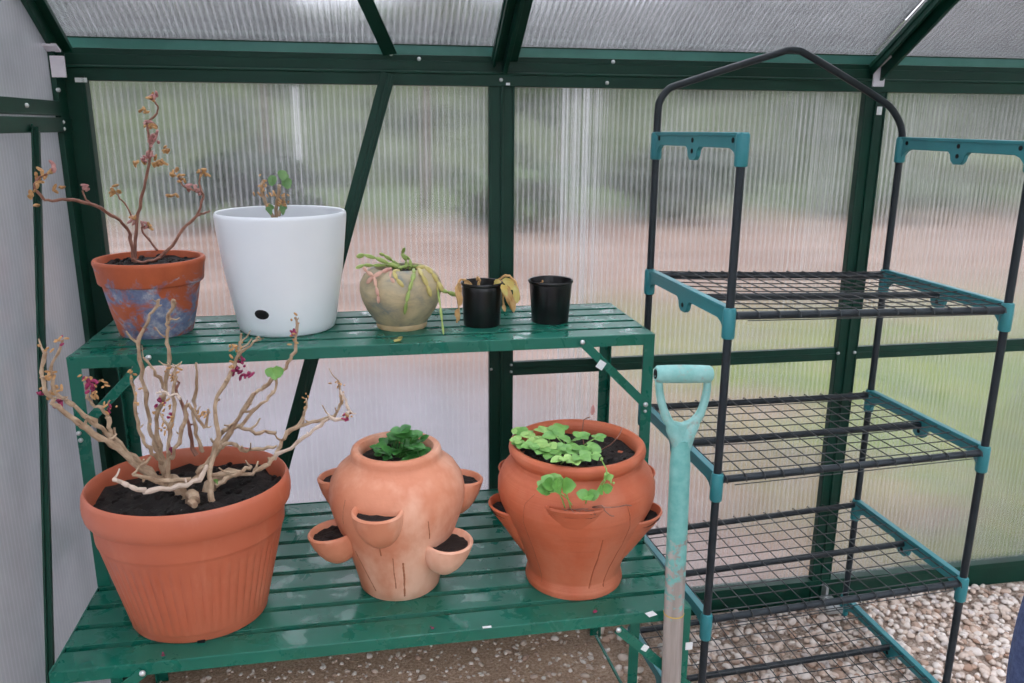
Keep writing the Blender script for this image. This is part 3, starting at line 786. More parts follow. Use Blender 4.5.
MB().box((bc.x+.02, bc.y-.1165, ZL+.003), (.014, .006, .005)).build('drain_slot', 'dark', bp, False)
zs = ZL+.262
soil(bc, .183, zs, bp, amp=.016, crumbs=170, size=(.003, .009), sq=.885)
def G(X, Y, dy): return at(30+X/1.897, 290+Y/1.897, y=bc.y+dy)
BR = [
 ('stem', .0085, .0035, [(262, 372, .0), (215, 342, -.01), (165, 302, -.03), (110, 265, -.05), (60, 228, -.07), (36, 203, -.08), (22, 165, -.085), (30, 118, -.08)]),
 ('stem', .0070, .003, [(250, 365, .01), (205, 325, 0), (160, 285, -.01), (120, 250, -.03), (80, 216, -.05), (48, 196, -.06), (42, 150, -.06), (62, 95, -.06)]),
 ('stem', .0055, .003, [(152, 290, -.012), (150, 250, -.01), (138, 226, -.005), (112, 212, 0), (104, 176, 0)]),
 ('stem', .0065, .003, [(258, 372, .02), (246, 310, .03), (228, 262, .04), (217, 182, .05), (206, 102, .05), (224, 56, .05), (246, 18, .06)]),
 ('stem', .0065, .0028, [(262, 368, .03), (246, 295, .03), (241, 245, .03), (256, 190, .02), (263, 112, .02), (262, 64, .03), (276, 24, .03)]),
 ('stem', .0050, .0025, [(250, 330, .0), (228, 300, -.01), (206, 262, -.02), (197, 190, -.02), (192, 162, -.02)]),
 ('stem', .0055, .0025, [(268, 375, -.02), (262, 302, -.02), (270, 232, -.02), (276, 155, -.015), (284, 140, -.01)]),
 ('stem_red', .0050, .0025, [(312, 312, .08), (296, 242, .08), (279, 184, .07), (270, 156, .07)]),
 ('stem', .0048, .003, [(326, 310, .07), (311, 245, .08), (315, 186, .08), (316, 138, .08)]),
 ('stem', .0070, .003, [(348, 404, -.06), (340, 352, -.04), (356, 290, -.02), (351, 222, -.01), (374, 172, 0), (395, 122, .01), (401, 82, .01)]),
 ('stem', .0065, .003, [(318, 345, .04), (361, 300, .04), (390, 252, .04), (421, 202, .03), (452, 176, .03), (490, 140, .02), (506, 100, .02), (503, 52, .02)]),
 ('stem', .0060, .004, [(298, 370, .02), (340, 330, .05), (361, 272, .05), (396, 260, .06), (430, 271, .06), (466, 270, .06)]),
 ('stem', .0062, .003, [(352, 372, -.02), (380, 354, -.01), (430, 342, 0), (464, 316, .01), (486, 272, .02), (530, 252, .02), (572, 241, .02), (591, 212, .02), (585, 172, .02)]),
 ('stem_pale', .0050, .0028, [(462, 320, .01), (520, 280, -.01), (565, 246, -.02), (600, 241, -.03), (601, 215, -.03), (588, 190, -.03)]),
 ('stem_pale', .0062, .0045, [(338, 334, -.03), (310, 364, -.06), (230, 381, -.11), (196, 374, -.13), (158, 360, -.14)]),
 ('stem', .0060, .004, [(300, 360, -.04), (250, 362, -.07), (195, 350, -.08)]),
 ('stem', .0045, .0025, [(400, 256, .02), (440, 216, .01), (466, 186, .01), (470, 150, .01)]),
 ('stem', .0055, .0035, [(355, 305, .03), (382, 291, .03), (420, 305, .03), (468, 296, .03)]),
 ('stem', .0060, .004, [(345, 352, .0), (390, 346, -.01), (420, 335, .0)]),
 ('stem', .0050, .0025, [(270, 320, -.03), (290, 262, -.04), (300, 215, -.05), (330, 260, -.03), (338, 225, -.03)]),
 ('stem', .0042, .002, [(490, 275, .02), (520, 240, .02), (524, 205, .02)]),
 ('stem', .0040, .002, [(262, 64, .03), (268, 30, .02), (272, 18, .02)]),
 ('stem', .0040, .002, [(257, 190, .02), (235, 150, .0), (215, 128, -.01)]),
 ('stem', .0035, .002, [(395, 122, .01), (425, 100, .0), (432, 88, .0)]),
 ('stem_pale', .0042, .002, [(285, 205, -.03), (262, 196, -.03), (240, 195, -.03)]),
]
for mt, r0, r1, pts in BR:
    p = wobble([G(*q) for q in pts], 5, .0018); n = len(p)
    rad = [.84*(r0+(r1-r0)*i/(n-1))*random.uniform(.78, 1.28) for i in range(n)]
    m = MB().tube(p, rad, 8)
    for i in range(4, n, 2):                       # leaf scars and short dead side twigs
        if random.random() < .62:
            d = Vector((random.gauss(0, 1), random.gauss(0, 1), random.gauss(.4, .8))).normalized(); L = random.choice((.006, .008, .011, .018, .026))
            m.tube([p[i], p[i]+d*L*.6, p[i]+d*L+Vector((0, 0, L*.3))], [rad[i]*.75, rad[i]*.55, rad[i]*.4], 6)
    m.build('stem', mt, bp)
for dx, dy, tx_, ty_ in ((-.01, .0, -.05, .03), (.03, .01, .06, .02), (.01, -.03, .02, -.07)):
    q = bc+Vector((dx, dy, 0))
    MB().tube(wobble([q+Vector((0, 0, .23)), q+Vector((tx_*.2, ty_*.2, .272)), q+Vector((tx_*.6, ty_*.6, .292)), q+Vector((tx_, ty_, .285))], 3, .003), [.016, .016, .015, .014, .013, .012, .011, .010, .009, .006], 9).build('root_crown', 'stem', bp)
for X, Y, dy, n, s_ in ((30, 165, -.085, 7, .0045), (40, 190, -.06, 6, .005), (62, 92, -.06, 2, .004), (30, 112, -.08, 2, .004), (130, 178, 0, 5, .004), (120, 200, 0, 5, .005), (105, 165, 0, 4, .004), (150, 222, -.005, 4, .004),
                        (268, 165, .02, 6, .004), (275, 150, -.01, 4, .004), (262, 215, -.01, 5, .004), (265, 250, -.02, 4, .0045), (240, 235, .03, 4, .004), (192, 165, -.02, 3, .0045), (205, 210, -.02, 3, .004), (250, 255, -.02, 4, .004),
                        (392, 110, .01, 6, .005), (385, 140, .01, 5, .0045), (500, 90, .02, 5, .004), (503, 55, .02, 1, .004), (600, 235, -.03, 6, .004), (586, 180, .02, 4, .003), (592, 205, .02, 4, .003), (523, 205, .02, 3, .003), (318, 235, .08, 4, .004), (330, 235, -.03, 3, .004)):
    buds_part('dried_flower', 'bud', bp, G(X, Y, dy), n+2, s_*1.25, .006)
for X, Y, dy, n, s_ in ((56, 210, -.06, 5, .0045), (112, 186, 0, 5, .006), (118, 178, 0, 3, .006), (392, 150, .01, 7, .0055), (408, 163, .01, 6, .0055), (402, 140, .01, 4, .005), (600, 240, -.03, 3, .004), (266, 238, -.02, 4, .004), (150, 225, -.005, 3, .004), (25, 195, -.08, 2, .004), (500, 82, .02, 2, .005), (62, 100, -.06, 1, .004), (270, 300, -.03, 2, .004), (248, 210, .02, 2, .006)):
    buds_part('dried_petals', 'petal', bp, G(X, Y, dy), n+2, s_*1.3, .005)
m = MB(); lp = G(462, 158, .01)
for dx, dz_, L in ((.02, .008, .022), (-.018, .010, .018), (.004, -.012, .014), (.012, .016, .016)): m.leaf(lp, (dx, -.006, dz_), (0, -1, .3), L, L*1.1, .1, .1, lobe=.08)
m.build('leaf', 'leaf', bp); MB().leaf(G(352, 365, -.05), (.005, -.01, .01), (0, -1, .5), .012, .012).build('leaf', 'leaf', bp)

# strawberry jars
def pocket(par, c, phi, rx, ry, depth, inset, mat, tilt=0, n=28, wall=.006, sink=.010, drop=1.0):
    """cup growing out of a jar's side: c = centre of its mouth, phi = compass direction it faces"""
    c = Vector(c); o = Vector((math.sin(phi), -math.cos(phi), 0)); tg = Vector((math.cos(phi), math.sin(phi), 0))
    def ring(k, z, inn, g=0.):
        q = []
        for j in range(n):
            a = 2*PI*j/n; q.append(c-o*inn+tg*((rx*k-g)*math.cos(a))+o*((ry*k-g)*math.sin(a))+Vector((0, 0, z+tilt*math.sin(a)*ry)))
        return q
    rings = [ring(.62, -sink*3, 0, wall), ring(.92, -sink*1.5, 0, wall), ring(.99, -.002, 0, wall), ring(1.0, .0015, 0, wall*.6), ring(1.0, .0015, 0, wall*.3), ring(1., -.002, 0)]
    for t in (.18, .38, .58, .76, .9, 1.):
        rings.append(ring(math.sqrt(max(.0, 1-t**2.2))*.97+.03 if drop == 1 else (1-t)**.62*.9+.1, -depth*t, inset*t))
    vs = [v for r_ in rings for v in r_]; mm = len(rings)
    fs = [(i*n+j, i*n+(j+1) % n, (i+1)*n+(j+1) % n, (i+1)*n+j) for i in range(mm-1) for j in range(n)]+[tuple(range((mm-1)*n, mm*n))]
    ob = MB().add(vs, fs).build('pocket', mat, par)
    s2 = MB(); vv = [c+Vector((0, 0, -sink+.003))]
    for k in (.33, .66, 1):
        for j in range(n):
            a = 2*PI*j/n; p = c+tg*((rx-wall*.8)*k*math.cos(a))+o*((ry-wall*.8)*k*math.sin(a))+Vector((0, 0, -sink+tilt*math.sin(a)*ry*k)); p.z += .004*noise.noise(p*90); vv.append(p)
    ff = [(0, 1+j, 1+(j+1) % n) for j in range(n)]+[(1+i*n+j, 1+(i+1)*n+j, 1+(i+1)*n+(j+1) % n, 1+i*n+(j+1) % n) for i in range(2) for j in range(n)]
    s2.add(vv, ff).build('pocket_soil', 'soil', ob)
    return ob

VD = math.radians(0)
jc = Vector((.052, 1.647, ZL)); HJ = .320
lj = thing('strawberry_planter', 'pale terracotta strawberry jar with cupped side pockets and mint-like seedlings on top', 'planter', jc)
pj_ = [(.070, 0), (.083, .0), (.087, .004), (.092, .03), (.104, .075), (.122, .13), (.138, .175), (.1455, .205), (.146, .225), (.141, .252), (.127, .275), (.117, .284), (.114, .286), (.106, .292), (.101, .297), (.098, .300), (.096, .305), (.0965, .313), (.094, .320), (.090, .3225), (.080, .321), (.076, .315), (.074, .300), (.078, .285)]
m = MB(); m.lathe(pj_, jc, 96); m.build('jar', 'clay_pale', lj)
soil(jc, .082, ZL+.298, lj, amp=.004)
pa = math.radians(2)
def side(cj, phi, rr, z): return Vector((cj.x+rr*math.sin(phi), cj.y-rr*math.cos(phi), cj.z+z))
def dg_(a): return math.radians(a)
# viewed from the camera the jar faces slightly left
LJ0 = math.atan2(-jc.x, jc.y)
for a, rr, z, rx, ry, dep in ((-17, .143, .240, .053, .044, .085), (50, .136, .139, .054, .050, .078), (-72, .146, .157, .048, .052, .074), (101, .143, .230, .047, .050, .085), (-112, .138, .240, .047, .046, .085), (170, .14, .14, .05, .046, .075)):
    ph = dg_(a)+LJ0; pocket(lj, side(jc, ph, rr, z), ph, rx, ry, dep, .020, 'clay_pale', tilt=-.10, wall=.0085)
m = MB(); m_s = MB()
for _ in range(46):
    a, q = random.uniform(0, 6.28), .052*math.sqrt(random.random()); h_ = random.uniform(.0, .02)+(.014 if random.random() < .3 else 0)
    p = jc+Vector((.006+q*math.cos(a), q*math.sin(a), .302+h_*.8)); d = Vector((math.cos(a)+random.gauss(0, .6), math.sin(a)+random.gauss(0, .6), random.uniform(.1, .9)))
    L = random.uniform(.018, .030); m.leaf(p, d, (0, -.2, 1), L, L*.95, .2, .25, lobe=.05)
    m_s.tube([jc+Vector((q*.5*math.cos(a), q*.5*math.sin(a), .298)), p+d.normalized()*L*.3], .0014, 5)
for dx, hz in ((.012, .048), (.020, .040), (.034, .036), (.002, .034)):
    for k in range(3):
        a = k*2.1+dx*80; m.leaf(jc+Vector((dx, -.01, .31+hz)), (math.cos(a), math.sin(a)*.5-.2, .35), (0, -.5, 1), .024, .023, .2, .2)
    m_s.tube([jc+Vector((dx*.6, -.005, .298)), jc+Vector((dx, -.01, .31+hz))], .0016, 5)
m.build('leaves', 'leaf_dark', lj); m_s.build('leaf_stalks', 'leaf_dark', lj)

kc = Vector((.441, 1.608, ZL))
rj = thing('strawberry_planter', 'orange terracotta strawberry jar with a wide mouth and strawberry leaves trailing in front', 'planter', kc)
pk = [(.090, 0), (.1075, 0), (.1095, .006), (.1075, .017), (.1035, .026), (.1045, .036), (.114, .07), (.132, .115), (.153, .160), (.167, .192), (.1725, .215), (.172, .236), (.165, .257), (.153, .273), (.1435, .281), (.1395, .286), (.139, .291), (.1425, .2955), (.1475, .302), (.1490, .310), (.1475, .3175), (.142, .322), (.1345, .321), (.129, .315), (.126, .303), (.130, .285)]
m = MB(); m.lathe(pk, kc, 96); m.build('jar', 'clay_red', rj)
soil(kc, .132, ZL+.292, rj, amp=.010, crumbs=90)
RJ0 = math.atan2(-kc.x, kc.y)
for a, rr, z, rx, ry, dep, sk, ins in ((-1, .153, .242, .060, .037, .13, .014, .035), (-80, .146, .180, .056, .048, .15, .014, .062), (75, .144, .180, .056, .048, .15, .014, .062), (-109, .140, .236, .050, .044, .13, .012, .03), (110, .140, .236, .050, .044, .13, .012, .03)):
    ph = dg_(a)+RJ0; pocket(rj, side(kc, ph, rr, z), ph, rx, ry, dep, ins, 'clay_red', tilt=.12, sink=sk, drop=0)
def drip(par, cj, prof, ph0, knots, r=.0014, mat='drip'):
    """a thin stain that has run down the outside of a jar"""
    pr_ = [q for q in prof[:prof.index(max(prof))+8]]; P = []
    n = 26
    for i in range(n+1):
        u = i/n*(len(knots)-1); k = min(int(u), len(knots)-2); f = u-k
        phi = math.radians(knots[k][0]*(1-f)+knots[k+1][0]*f)+ph0; z = knots[k][1]*(1-f)+knots[k+1][1]*f
        rr = next((a[0]+(b[0]-a[0])*(z-a[1])/(b[1]-a[1]) for a, b in zip(pr_, pr_[1:]) if a[1] <= z <= b[1] and b[1] > a[1]), .1)
        phi += .012*noise.noise(Vector((z*30, knots[0][0], 0)))
        P.append(Vector((cj.x+(rr-.75*r)*math.sin(phi), cj.y-(rr-.75*r)*math.cos(phi), cj.z+z)))
    MB().tube(P, [r*(.85+.3*random.random())*(1 if 0 < i < n else .3) for i in range(n+1)], 8).build('drip_stain', mat, par)
for kn, r in (([(-50, .125), (-46, .08), (-35, .02)], .0020), ([(-7, .125), (-6, .035)], .0014), ([(3, .112), (5, .06), (5, .012)], .0022), ([(24, .21), (28, .16)], .0018), ([(-18, .150), (-18, .128)], .0022), ([(-48, .25), (-52, .19)], .0014)): drip(lj, jc, pj_, LJ0, kn, r*1.15)
for kn, r in (([(-30, .262), (-37, .235), (-40, .19), (-42, .09), (-41, .02)], .0015), ([(22, .17), (23, .11), (19, .018)], .0018), ([(37, .25), (44, .18), (46, .13), (38, .018)], .0016)): drip(rj, kc, pk, RJ0, kn, r*1.2, 'drip_red')
def trifoliate(m, ms, base, tip, L, up=(0, -.25, 1)):
    base, tip = Vector(base), Vector(tip)
    mid = (base+tip)/2+Vector((0, 0, .008)); ms.tube(wobble([base, mid, tip], 3, .0003), .0015, 5)
    d = (tip-base); d.z *= .3; d = d.normalized() if d.length > 1e-6 else Vector((0, -1, 0))
    for q in (-1.25, 0, 1.25):
        dd = Matrix.Rotation(q+random.gauss(0, .12), 3, 'Z') @ d
        dd.z += random.uniform(-.15, .2)
        m.leaf(tip, dd, Vector(up)+Vector((random.gauss(0, .15), random.gauss(0, .15), 0)), L*random.uniform(.85, 1.1), L*.88, .16, .18, 8, .04)
m, ms, ml = MB(), MB(), MB()
for px, py, L in ((527, 433, .030), (522, 444, .026), (541, 440, .030), (556, 436, .032), (566, 446, .028), (551, 452, .030), (578, 438, .030), (588, 447, .032), (580, 456, .028), (563, 458, .026), (596, 438, .024), (572, 449, .026), (540, 449, .026), (592, 455, .022), (534, 446, .030), (548, 444, .030), (560, 431, .028), (571, 441, .030), (584, 449, .030), (558, 450, .028), (545, 433, .026), (575, 460, .024)):
    tip = at(px, py, z=ZL+.325+random.uniform(0, .012))
    base = kc+Vector((-.03+random.gauss(0, .02), random.gauss(0, .02), .290))
    trifoliate(m if random.random() < .75 else ml, ms, base, tip, L)
for px, py, L in ((520, 432, .024), (530, 436, .024), (519, 441, .022)): trifoliate(ml, ms, kc+Vector((-.06, -.01, .29)), at(px, py, z=ZL+.332), L)
m.build('leaves', 'leaf', rj); ml.build('young_leaves', 'leaf_light', rj)
m, ml = MB(), MB(); yf = kc.y-.175
fb = side(kc, RJ0, .160, .242)
trifoliate(m, ms, fb+Vector((-.01, -.005, 0)), at(562, 486, y=yf-.02), .036, (0, -1, .55)); trifoliate(m, ms, fb, at(551, 489, y=yf-.01), .030, (0, -1, .6))
trifoliate(m, ms, fb+Vector((.02, 0, 0)), at(588, 496, y=yf-.02), .026, (0, -1, .5)); trifoliate(m, ms, fb+Vector((.03, 0, 0)), at(603, 490, y=yf-.01), .022, (0, -1, .4))
trifoliate(ml, ms, fb+Vector((.03, .0, 0)), at(606, 478, y=yf), .016, (0, -1, .3)); trifoliate(m, ms, fb+Vector((-.02, 0, 0)), at(553, 484, y=yf-.02), .030, (0, -1, .6))
m.build('pocket_leaves', 'leaf', rj); 
ml.build('young_leaves', 'leaf_light', rj); buds_part('berry_bud', 'leaf_light', rj, at(612, 482, y=yf-.006), 2, .006, .003); buds_part('berry_bud', 'leaf_light', rj, at(601, 460, y=yf), 2, .005, .002)
ms.tube(wobble([fb+Vector((.03, 0, 0)), at(607, 476, y=yf-.004), at(601, 458, y=yf+.004)], 3, .001), .0013, 5)
ms.build('leaf_stalks', 'leaf_light', rj)
MB().tube(wobble([kc+Vector((.03, .05, .29)), at(582, 424, y=kc.y+.06), at(590, 417, y=kc.y+.05)], 3, .001), .0012, 5).build('dry_runner', 'stem_red', rj)
MB().tube(wobble([kc+Vector((.06, .02, .29)), at(615, 440, y=kc.y), at(622, 428, y=kc.y+.02)], 3, .001), .0012, 5).build('dry_runner', 'stem_red', rj)
MB().tube(wobble([fb+Vector((.02, 0, 0)), at(612, 507, y=yf-.012), at(630, 505, y=yf+.02), at(645, 508, y=yf+.06)], 3, .001), .0014, 5).build('dry_runner', 'stem_red', rj)
MB().tube(wobble([fb+Vector((.02, 0, 0)), at(602, 506, y=yf-.01), at(607, 513, y=yf-.012), at(614, 516, y=yf-.004)], 3, .001), .0013, 5).build('dry_runner', 'stem_red', rj)
for q in range(10):
    MB().tube(wobble([fb+Vector((random.uniform(-.03, .03), .0, 0)), fb+Vector((random.uniform(-.035, .035), -.03, random.uniform(-.004, .012)))], 3, .002), .001, 5).build('dry_runner', 'stem_red', rj)
m = MB(); m.leaf(at(592, 415, y=kc.y+.05), (.1, 0, 1), (0, -1, 0), .024, .010, .3, .1); m.build('dead_leaf', 'petal_pale', rj)

# old blue-painted pot
oc = Vector((-.474, 1.938, ZU))
op = thing('potted_geranium', 'old clay pot with worn blue paint and sparse reddish dry stems', 'potted plant', oc)
po = [(.065, 0), (.0765, 0), (.079, .004), (.0915, .055), (.1025, .112), (.104, .117), (.109, .118), (.1115, .121), (.1155, .155), (.1180, .163), (.1180, .168), (.1155, .1715), (.108, .171), (.106, .166), (.104, .14), (.09, .135)]
m = MB(); m.lathe(po, oc, 72); m.build('pot', 'oldpot', op, loc=oc)
soil(oc, .1055, ZU+.156, op, amp=.008, crumbs=80)
def OP(X, Y, dy=0): return at(30+X/2.53, 80+Y/2.53, y=oc.y+dy)
for mt, r0, r1, pts in [
 ('stem_red', .0048, .0025, [(262, 462, 0), (256, 410, 0), (243, 373, -.01), (205, 340, -.05), (152, 312, -.09), (95, 302, -.13), (45, 305, -.165), (22, 285, -.18), (12, 265, -.185), (28, 245, -.18), (52, 232, -.17)]),
 ('stem_red', .0045, .002, [(266, 462, .01), (268, 390, .02), (276, 320, .02), (292, 258, .02), (303, 195, .02), (301, 135, .02), (296, 110, .02), (318, 90, .02), (322, 66, .02), (310, 48, .02)]),
 ('stem_red', .0045, .002, [(308, 460, -.02), (350, 430, -.02), (385, 380, -.01), (420, 345, 0), (434, 310, 0), (438, 290, 0), (410, 278, 0), (390, 270, 0), (372, 240, 0)]),
 ('stem_red', .003, .0016, [(438, 290, 0), (430, 265, 0), (432, 232, 0)]),
 ('stem_red', .003, .0018, [(420, 345, 0), (440, 338, 0), (455, 330, 0)]),
 ('stem_red', .003, .0018, [(152, 312, -.09), (140, 298, -.09), (132, 280, -.09)]),
 ('stem_red', .0035, .002, [(322, 432, .03), (300, 402, .03), (282, 378, .03), (290, 372, .03), (304, 370, .03)]),
 ('stem_red', .0025, .0015, [(266, 360, .03), (245, 322, .03), (228, 298, .03), (215, 285, .03)]),
 ('stem_red', .0035, .003, [(262, 455, -.02), (290, 462, -.03), (330, 450, -.03)]),
]:
    p = wobble([OP(*q) for q in pts], 4, .0010); n = len(p)
    MB().tube(p, [.85*(r0+(r1-r0)*i/(n-1))*random.uniform(.88, 1.15) for i in range(n)], 8).build('stem', mt, op)
m, m2 = MB(), MB()
for X, Y, n, dy in ((290, 75, 4, .02), (305, 45, 3, .02), (340, 175, 4, .02), (270, 210, 3, .02), (335, 208, 4, .02), (302, 118, 4, .02), (318, 205, 4, .02), (372, 230, 3, 0), (358, 290, 3, 0), (362, 248, 3, 0), (386, 250, 3, 0), (435, 232, 5, 0), (440, 240, 2, 0), (218, 283, 5, .03), (210, 280, 3, .03), (78, 272, 3, -.14), (20, 262, 5, -.18), (28, 242, 4, -.18), (14, 285, 3, -.185), (16, 318, 2, -.18), (45, 232, 3, -.17), (265, 345, 3, .02), (300, 372, 3, .03)):
    buds_part('dried_flower', 'bud', op, OP(X, Y, dy), n+1, .0075, .0050)
for X, Y, n, dy in ((300, 110, 3, .02), (310, 148, 6, .02), (302, 160, 4, .02), (306, 185, 5, .02), (292, 198, 4, .02), (312, 40, 3, .02), (57, 224, 3, -.17), (138, 270, 3, -.09), (418, 278, 4, 0), (400, 268, 3, 0), (262, 355, 3, .02), (296, 370, 3, .03), (318, 140, 3, .02)):
    buds_part('dried_petals', 'petal_pale', op, OP(X, Y, dy), n+1, .0078, .0050)

# white pot
wc = Vector((-.182, 1.936, ZU))
wp = thing('potted_geranium', 'big white glazed pot with a small geranium cutting and a round drain hole', 'potted plant', wc)
pw = [(.090, 0), (.1035, 0), (.1085, .004), (.1125, .02), (.122, .075), (.133, .14), (.1405, .205), (.1452, .25), (.1462, .262), (.1456, .268), (.143, .2715), (.1395, .270), (.138, .262), (.136, .23), (.13, .18), (.11, .17)]
m = MB(); m.lathe(pw, wc, 96); m.build('pot', 'whitepot', wp)
soil(wc, .133, ZU+.19, wp)
hz = .041
hp_ = at(261, 315, y=wc.y-.112)
ang = math.atan2(hp_.y-wc.y, hp_.x-wc.x); rr = .1190
hd = Vector((math.cos(ang), math.sin(ang), -.16)).normalized(); hc_ = Vector((wc.x+rr*math.cos(ang), wc.y+rr*math.sin(ang), hp_.z))
m = MB(); tx = Vector((-math.sin(ang), math.cos(ang), 0)); ty = hd.cross(tx)
m.ell(hc_-hd*.002, (tx*.0175, ty*.0125, hd*.0042), 24, 8); m.build('drain_hole', 'dark', wp)
def WP(X, Y, dy=0): return at(200+X/3.59, 160+Y/3.59, y=wc.y-.01+dy)
m = MB()
for pts in ([(276, 235, 0), (272, 180, 0), (282, 120, .005), (285, 90, .005)], [(268, 215, 0), (240, 165, 0), (228, 130, 0), (222, 90, 0), (230, 75, 0)], [(282, 200, 0), (296, 160, -.005), (300, 130, -.005)]):
    m.tube(wobble([WP(*q) for q in pts], 4, .0008), .0040, 8)
m.build('stem', 'stem', wp)
m = MB()
for X, Y, L in ((285, 55, .022), (255, 70, .02), (300, 85, .024), (315, 82, .02), (270, 75, .02), (245, 180, .018), (290, 178, .018), (255, 170, .014), (302, 172, .016), (292, 60, .02)):
    a = random.uniform(0, 6.28); m.leaf(WP(X, Y, random.uniform(-.012, .012))-Vector((0, 0, .006)), (math.cos(a)*.6, -.3, random.uniform(.2, .9)), (0, -1, .5), L, L*1.15, .15, .15, lobe=.06)
m.build('leaves', 'leaf_gray', wp)
m = MB()
for X, Y, n in ((222, 95, 6), (215, 110, 4), (228, 68, 4), (262, 125, 7), (285, 150, 7), (297, 155, 5), (240, 165, 4), (305, 130, 3)): buds_part('dried_flower', 'bud', wp, WP(X, Y, -.006), n, .0050, .0045)

# round stone pot with a trailing succulent
sc_ = Vector((.083, 1.902, ZU))
sp2 = thing('potted_succulent', 'round mottled stoneware pot with a limp trailing succulent', 'potted plant', sc_)
ps = [(.050, .012), (.0595, .013), (.066, .022), (.080, .042), (.0905, .066), (.0955, .088), (.0945, .106), (.086, .124), (.074, .136), (.066, .1405), (.063, .1425), (.0595, .1415), (.058, .136), (.062, .12)]
m = MB(); m.lathe(ps, sc_, 72); m.build('pot', 'stone', sp2)
m = MB(); m.lathe([(.05, 0), (.0575, 0), (.0595, .004), (.0598, .011), (.0575, .015), (.05, .016)], sc_, 64); m.build('foot_ring', 'stone_foot', sp2)
soil(sc_, .060, ZU+.128, sp2, amp=.003)
def SPX(X, Y, dy): return at(340+X/3.94, 230+Y/3.94, y=sc_.y+dy)
def chain(m, pts, w, th=.003):
    P = [SPX(*q) for q in pts]
    for a, b in zip(P, P[1:]):
        d = (b-a)/2*1.08; k = d.cross(Vector((random.gauss(0, .3), -1, random.gauss(.3, .3)))).normalized(); nn = d.cross(k).normalized()
        m.ell((a+b)/2, (k*w*.8*random.uniform(.85, 1.15), nn*th, d), 8, 6)
m, my, mp_ = MB(), MB(), MB()
for pts, w in (([(245, 155, 0), (190, 130, -.01), (140, 110, -.02), (95, 98, -.03), (65, 105, -.04)], .0065), ([(230, 155, .01), (180, 138, 0), (130, 140, -.02), (95, 138, -.04), (62, 150, -.05)], .0055), ([(240, 150, .02), (205, 120, .02), (175, 100, .02), (155, 92, .02)], .006),
               ([(258, 155, .01), (262, 120, .01), (245, 92, .01), (255, 70, .0)], .006), ([(280, 150, .01), (275, 115, .02), (240, 95, .02)], .006), ([(290, 152, -.05), (292, 170, -.075), (285, 200, -.097), (272, 240, -.102), (262, 285, -.103), (255, 332, -.093)], .0062), ([(300, 150, .02), (270, 140, .01), (230, 150, -.02), (205, 140, -.04)], .0055),
               ([(385, 235, -.05), (395, 300, -.085), (402, 360, -.11), (408, 412, -.135)], .0035), ([(395, 235, -.02), (425, 245, -.02), (460, 258, -.02)], .0062), ([(270, 155, .03), (310, 140, .03), (330, 150, .03)], .006)):
    m = MB(); chain(m, pts, w); m.build('trailing_stem', 'cactus', sp2)
for pts, w in (([(300, 150, -.02), (335, 145, -.03), (365, 170, -.045), (385, 205, -.05), (405, 240, -.05)], .0068), ([(310, 150, -.04), (325, 180, -.080), (345, 220, -.088), (358, 262, -.088)], .0068), ([(365, 180, -.04), (375, 215, -.05), (385, 245, -.05)], .005), ([(235, 158, -.04), (210, 165, -.068), (225, 195, -.085), (250, 225, -.092)], .0068)):
    m = MB(); chain(m, pts, w); m.build('trailing_stem', 'cactus_yellow', sp2)
for pts, w in (([(205, 152, -.045), (165, 165, -.065), (130, 185, -.07), (105, 210, -.065)], .0062), ([(130, 180, -.07), (105, 165, -.065), (92, 145, -.055)], .0058), ([(135, 185, -.072), (142, 225, -.082), (150, 260, -.086), (152, 288, -.086)], .0050), ([(205, 160, -.055), (200, 190, -.075), (215, 208, -.085)], .0062)):
    m = MB(); chain(m, pts, w); m.build('trailing_stem', 'cactus_pink', sp2)

# black nursery pots
def nursery(c, rb, rt, h, label, soil_z):
    o = thing('nursery_pot', label, 'pot', c)
    p = [(rb*.8, 0), (rb, 0), (rb+.0008, .003), (rb+(rt-rb)*.62, h*.80), (rb+(rt-rb)*.66, h*.86), (rt-.0035, h*.915), (rt-.001, h*.925), (rt, h*.945), (rt, h-.002), (rt-.0015, h), (rt-.004, h-.001), (rt-.0055, h*.9), (rt-.008, h*.75), (rt-.014, h*.72)]
    MB().lathe(p, c, 64).build('pot', 'black', o)
    soil(c, rt-.010, c.z+soil_z, o, amp=.003); return o
n1c = Vector((.2735, 1.89, ZU)); n2c = Vector((.4435, 1.90, ZU))
n1 = nursery(n1c, .0433, .0500, .1045, 'small black nursery pot with wilted tan leaves drooping over its rim', .085)
n2 = nursery(n2c, .0442, .0545, .1035, 'small black nursery pot, bare and empty of plants', .078)
m = MB(); buds(m, n2c+Vector((-.018, .015, .090)), 2, .006, .003); m.build('dry_stub', 'bud', n2)
def NP(X, Y, dy): return at(340+X/3.94, 230+Y/3.94, y=n1c.y+dy)
m, my = MB(), MB()
for pts, r0 in (([(530, 230, 0), (505, 205, -.01), (480, 195, -.02), (466, 210, -.03), (462, 250, -.04), (466, 290, -.04)], .003), ([(545, 225, .01), (548, 200, .01), (540, 190, .01)], .0045), ([(600, 225, 0), (622, 200, -.01), (645, 182, -.02), (668, 182, -.02), (690, 205, -.03), (700, 240, -.03)], .003),
                ([(610, 225, .01), (640, 200, .0), (670, 200, -.01), (688, 230, -.02), (688, 270, -.02)], .003), ([(470, 205, -.03), (455, 240, -.04), (470, 300, -.045), (460, 365, -.045)], .002), ([(640, 240, -.02), (645, 280, -.02), (648, 320, -.02)], .0025)):
    m.tube(wobble([NP(*q) for q in pts], 4, .0006), [r0*random.uniform(.7, 1.2) for _ in range(4*(len(pts)-1)+1)], 7)
def drape(mm, X0_, Y0_, X1_, Y1_, w, dy):
    a, b = NP(X0_, Y0_, dy), NP(X1_, Y1_, dy-.004); d = b-a
    mm.leaf(a, d, (random.gauss(0, .5), -1, .2), d.length, w, .35, .12, lobe=.08)
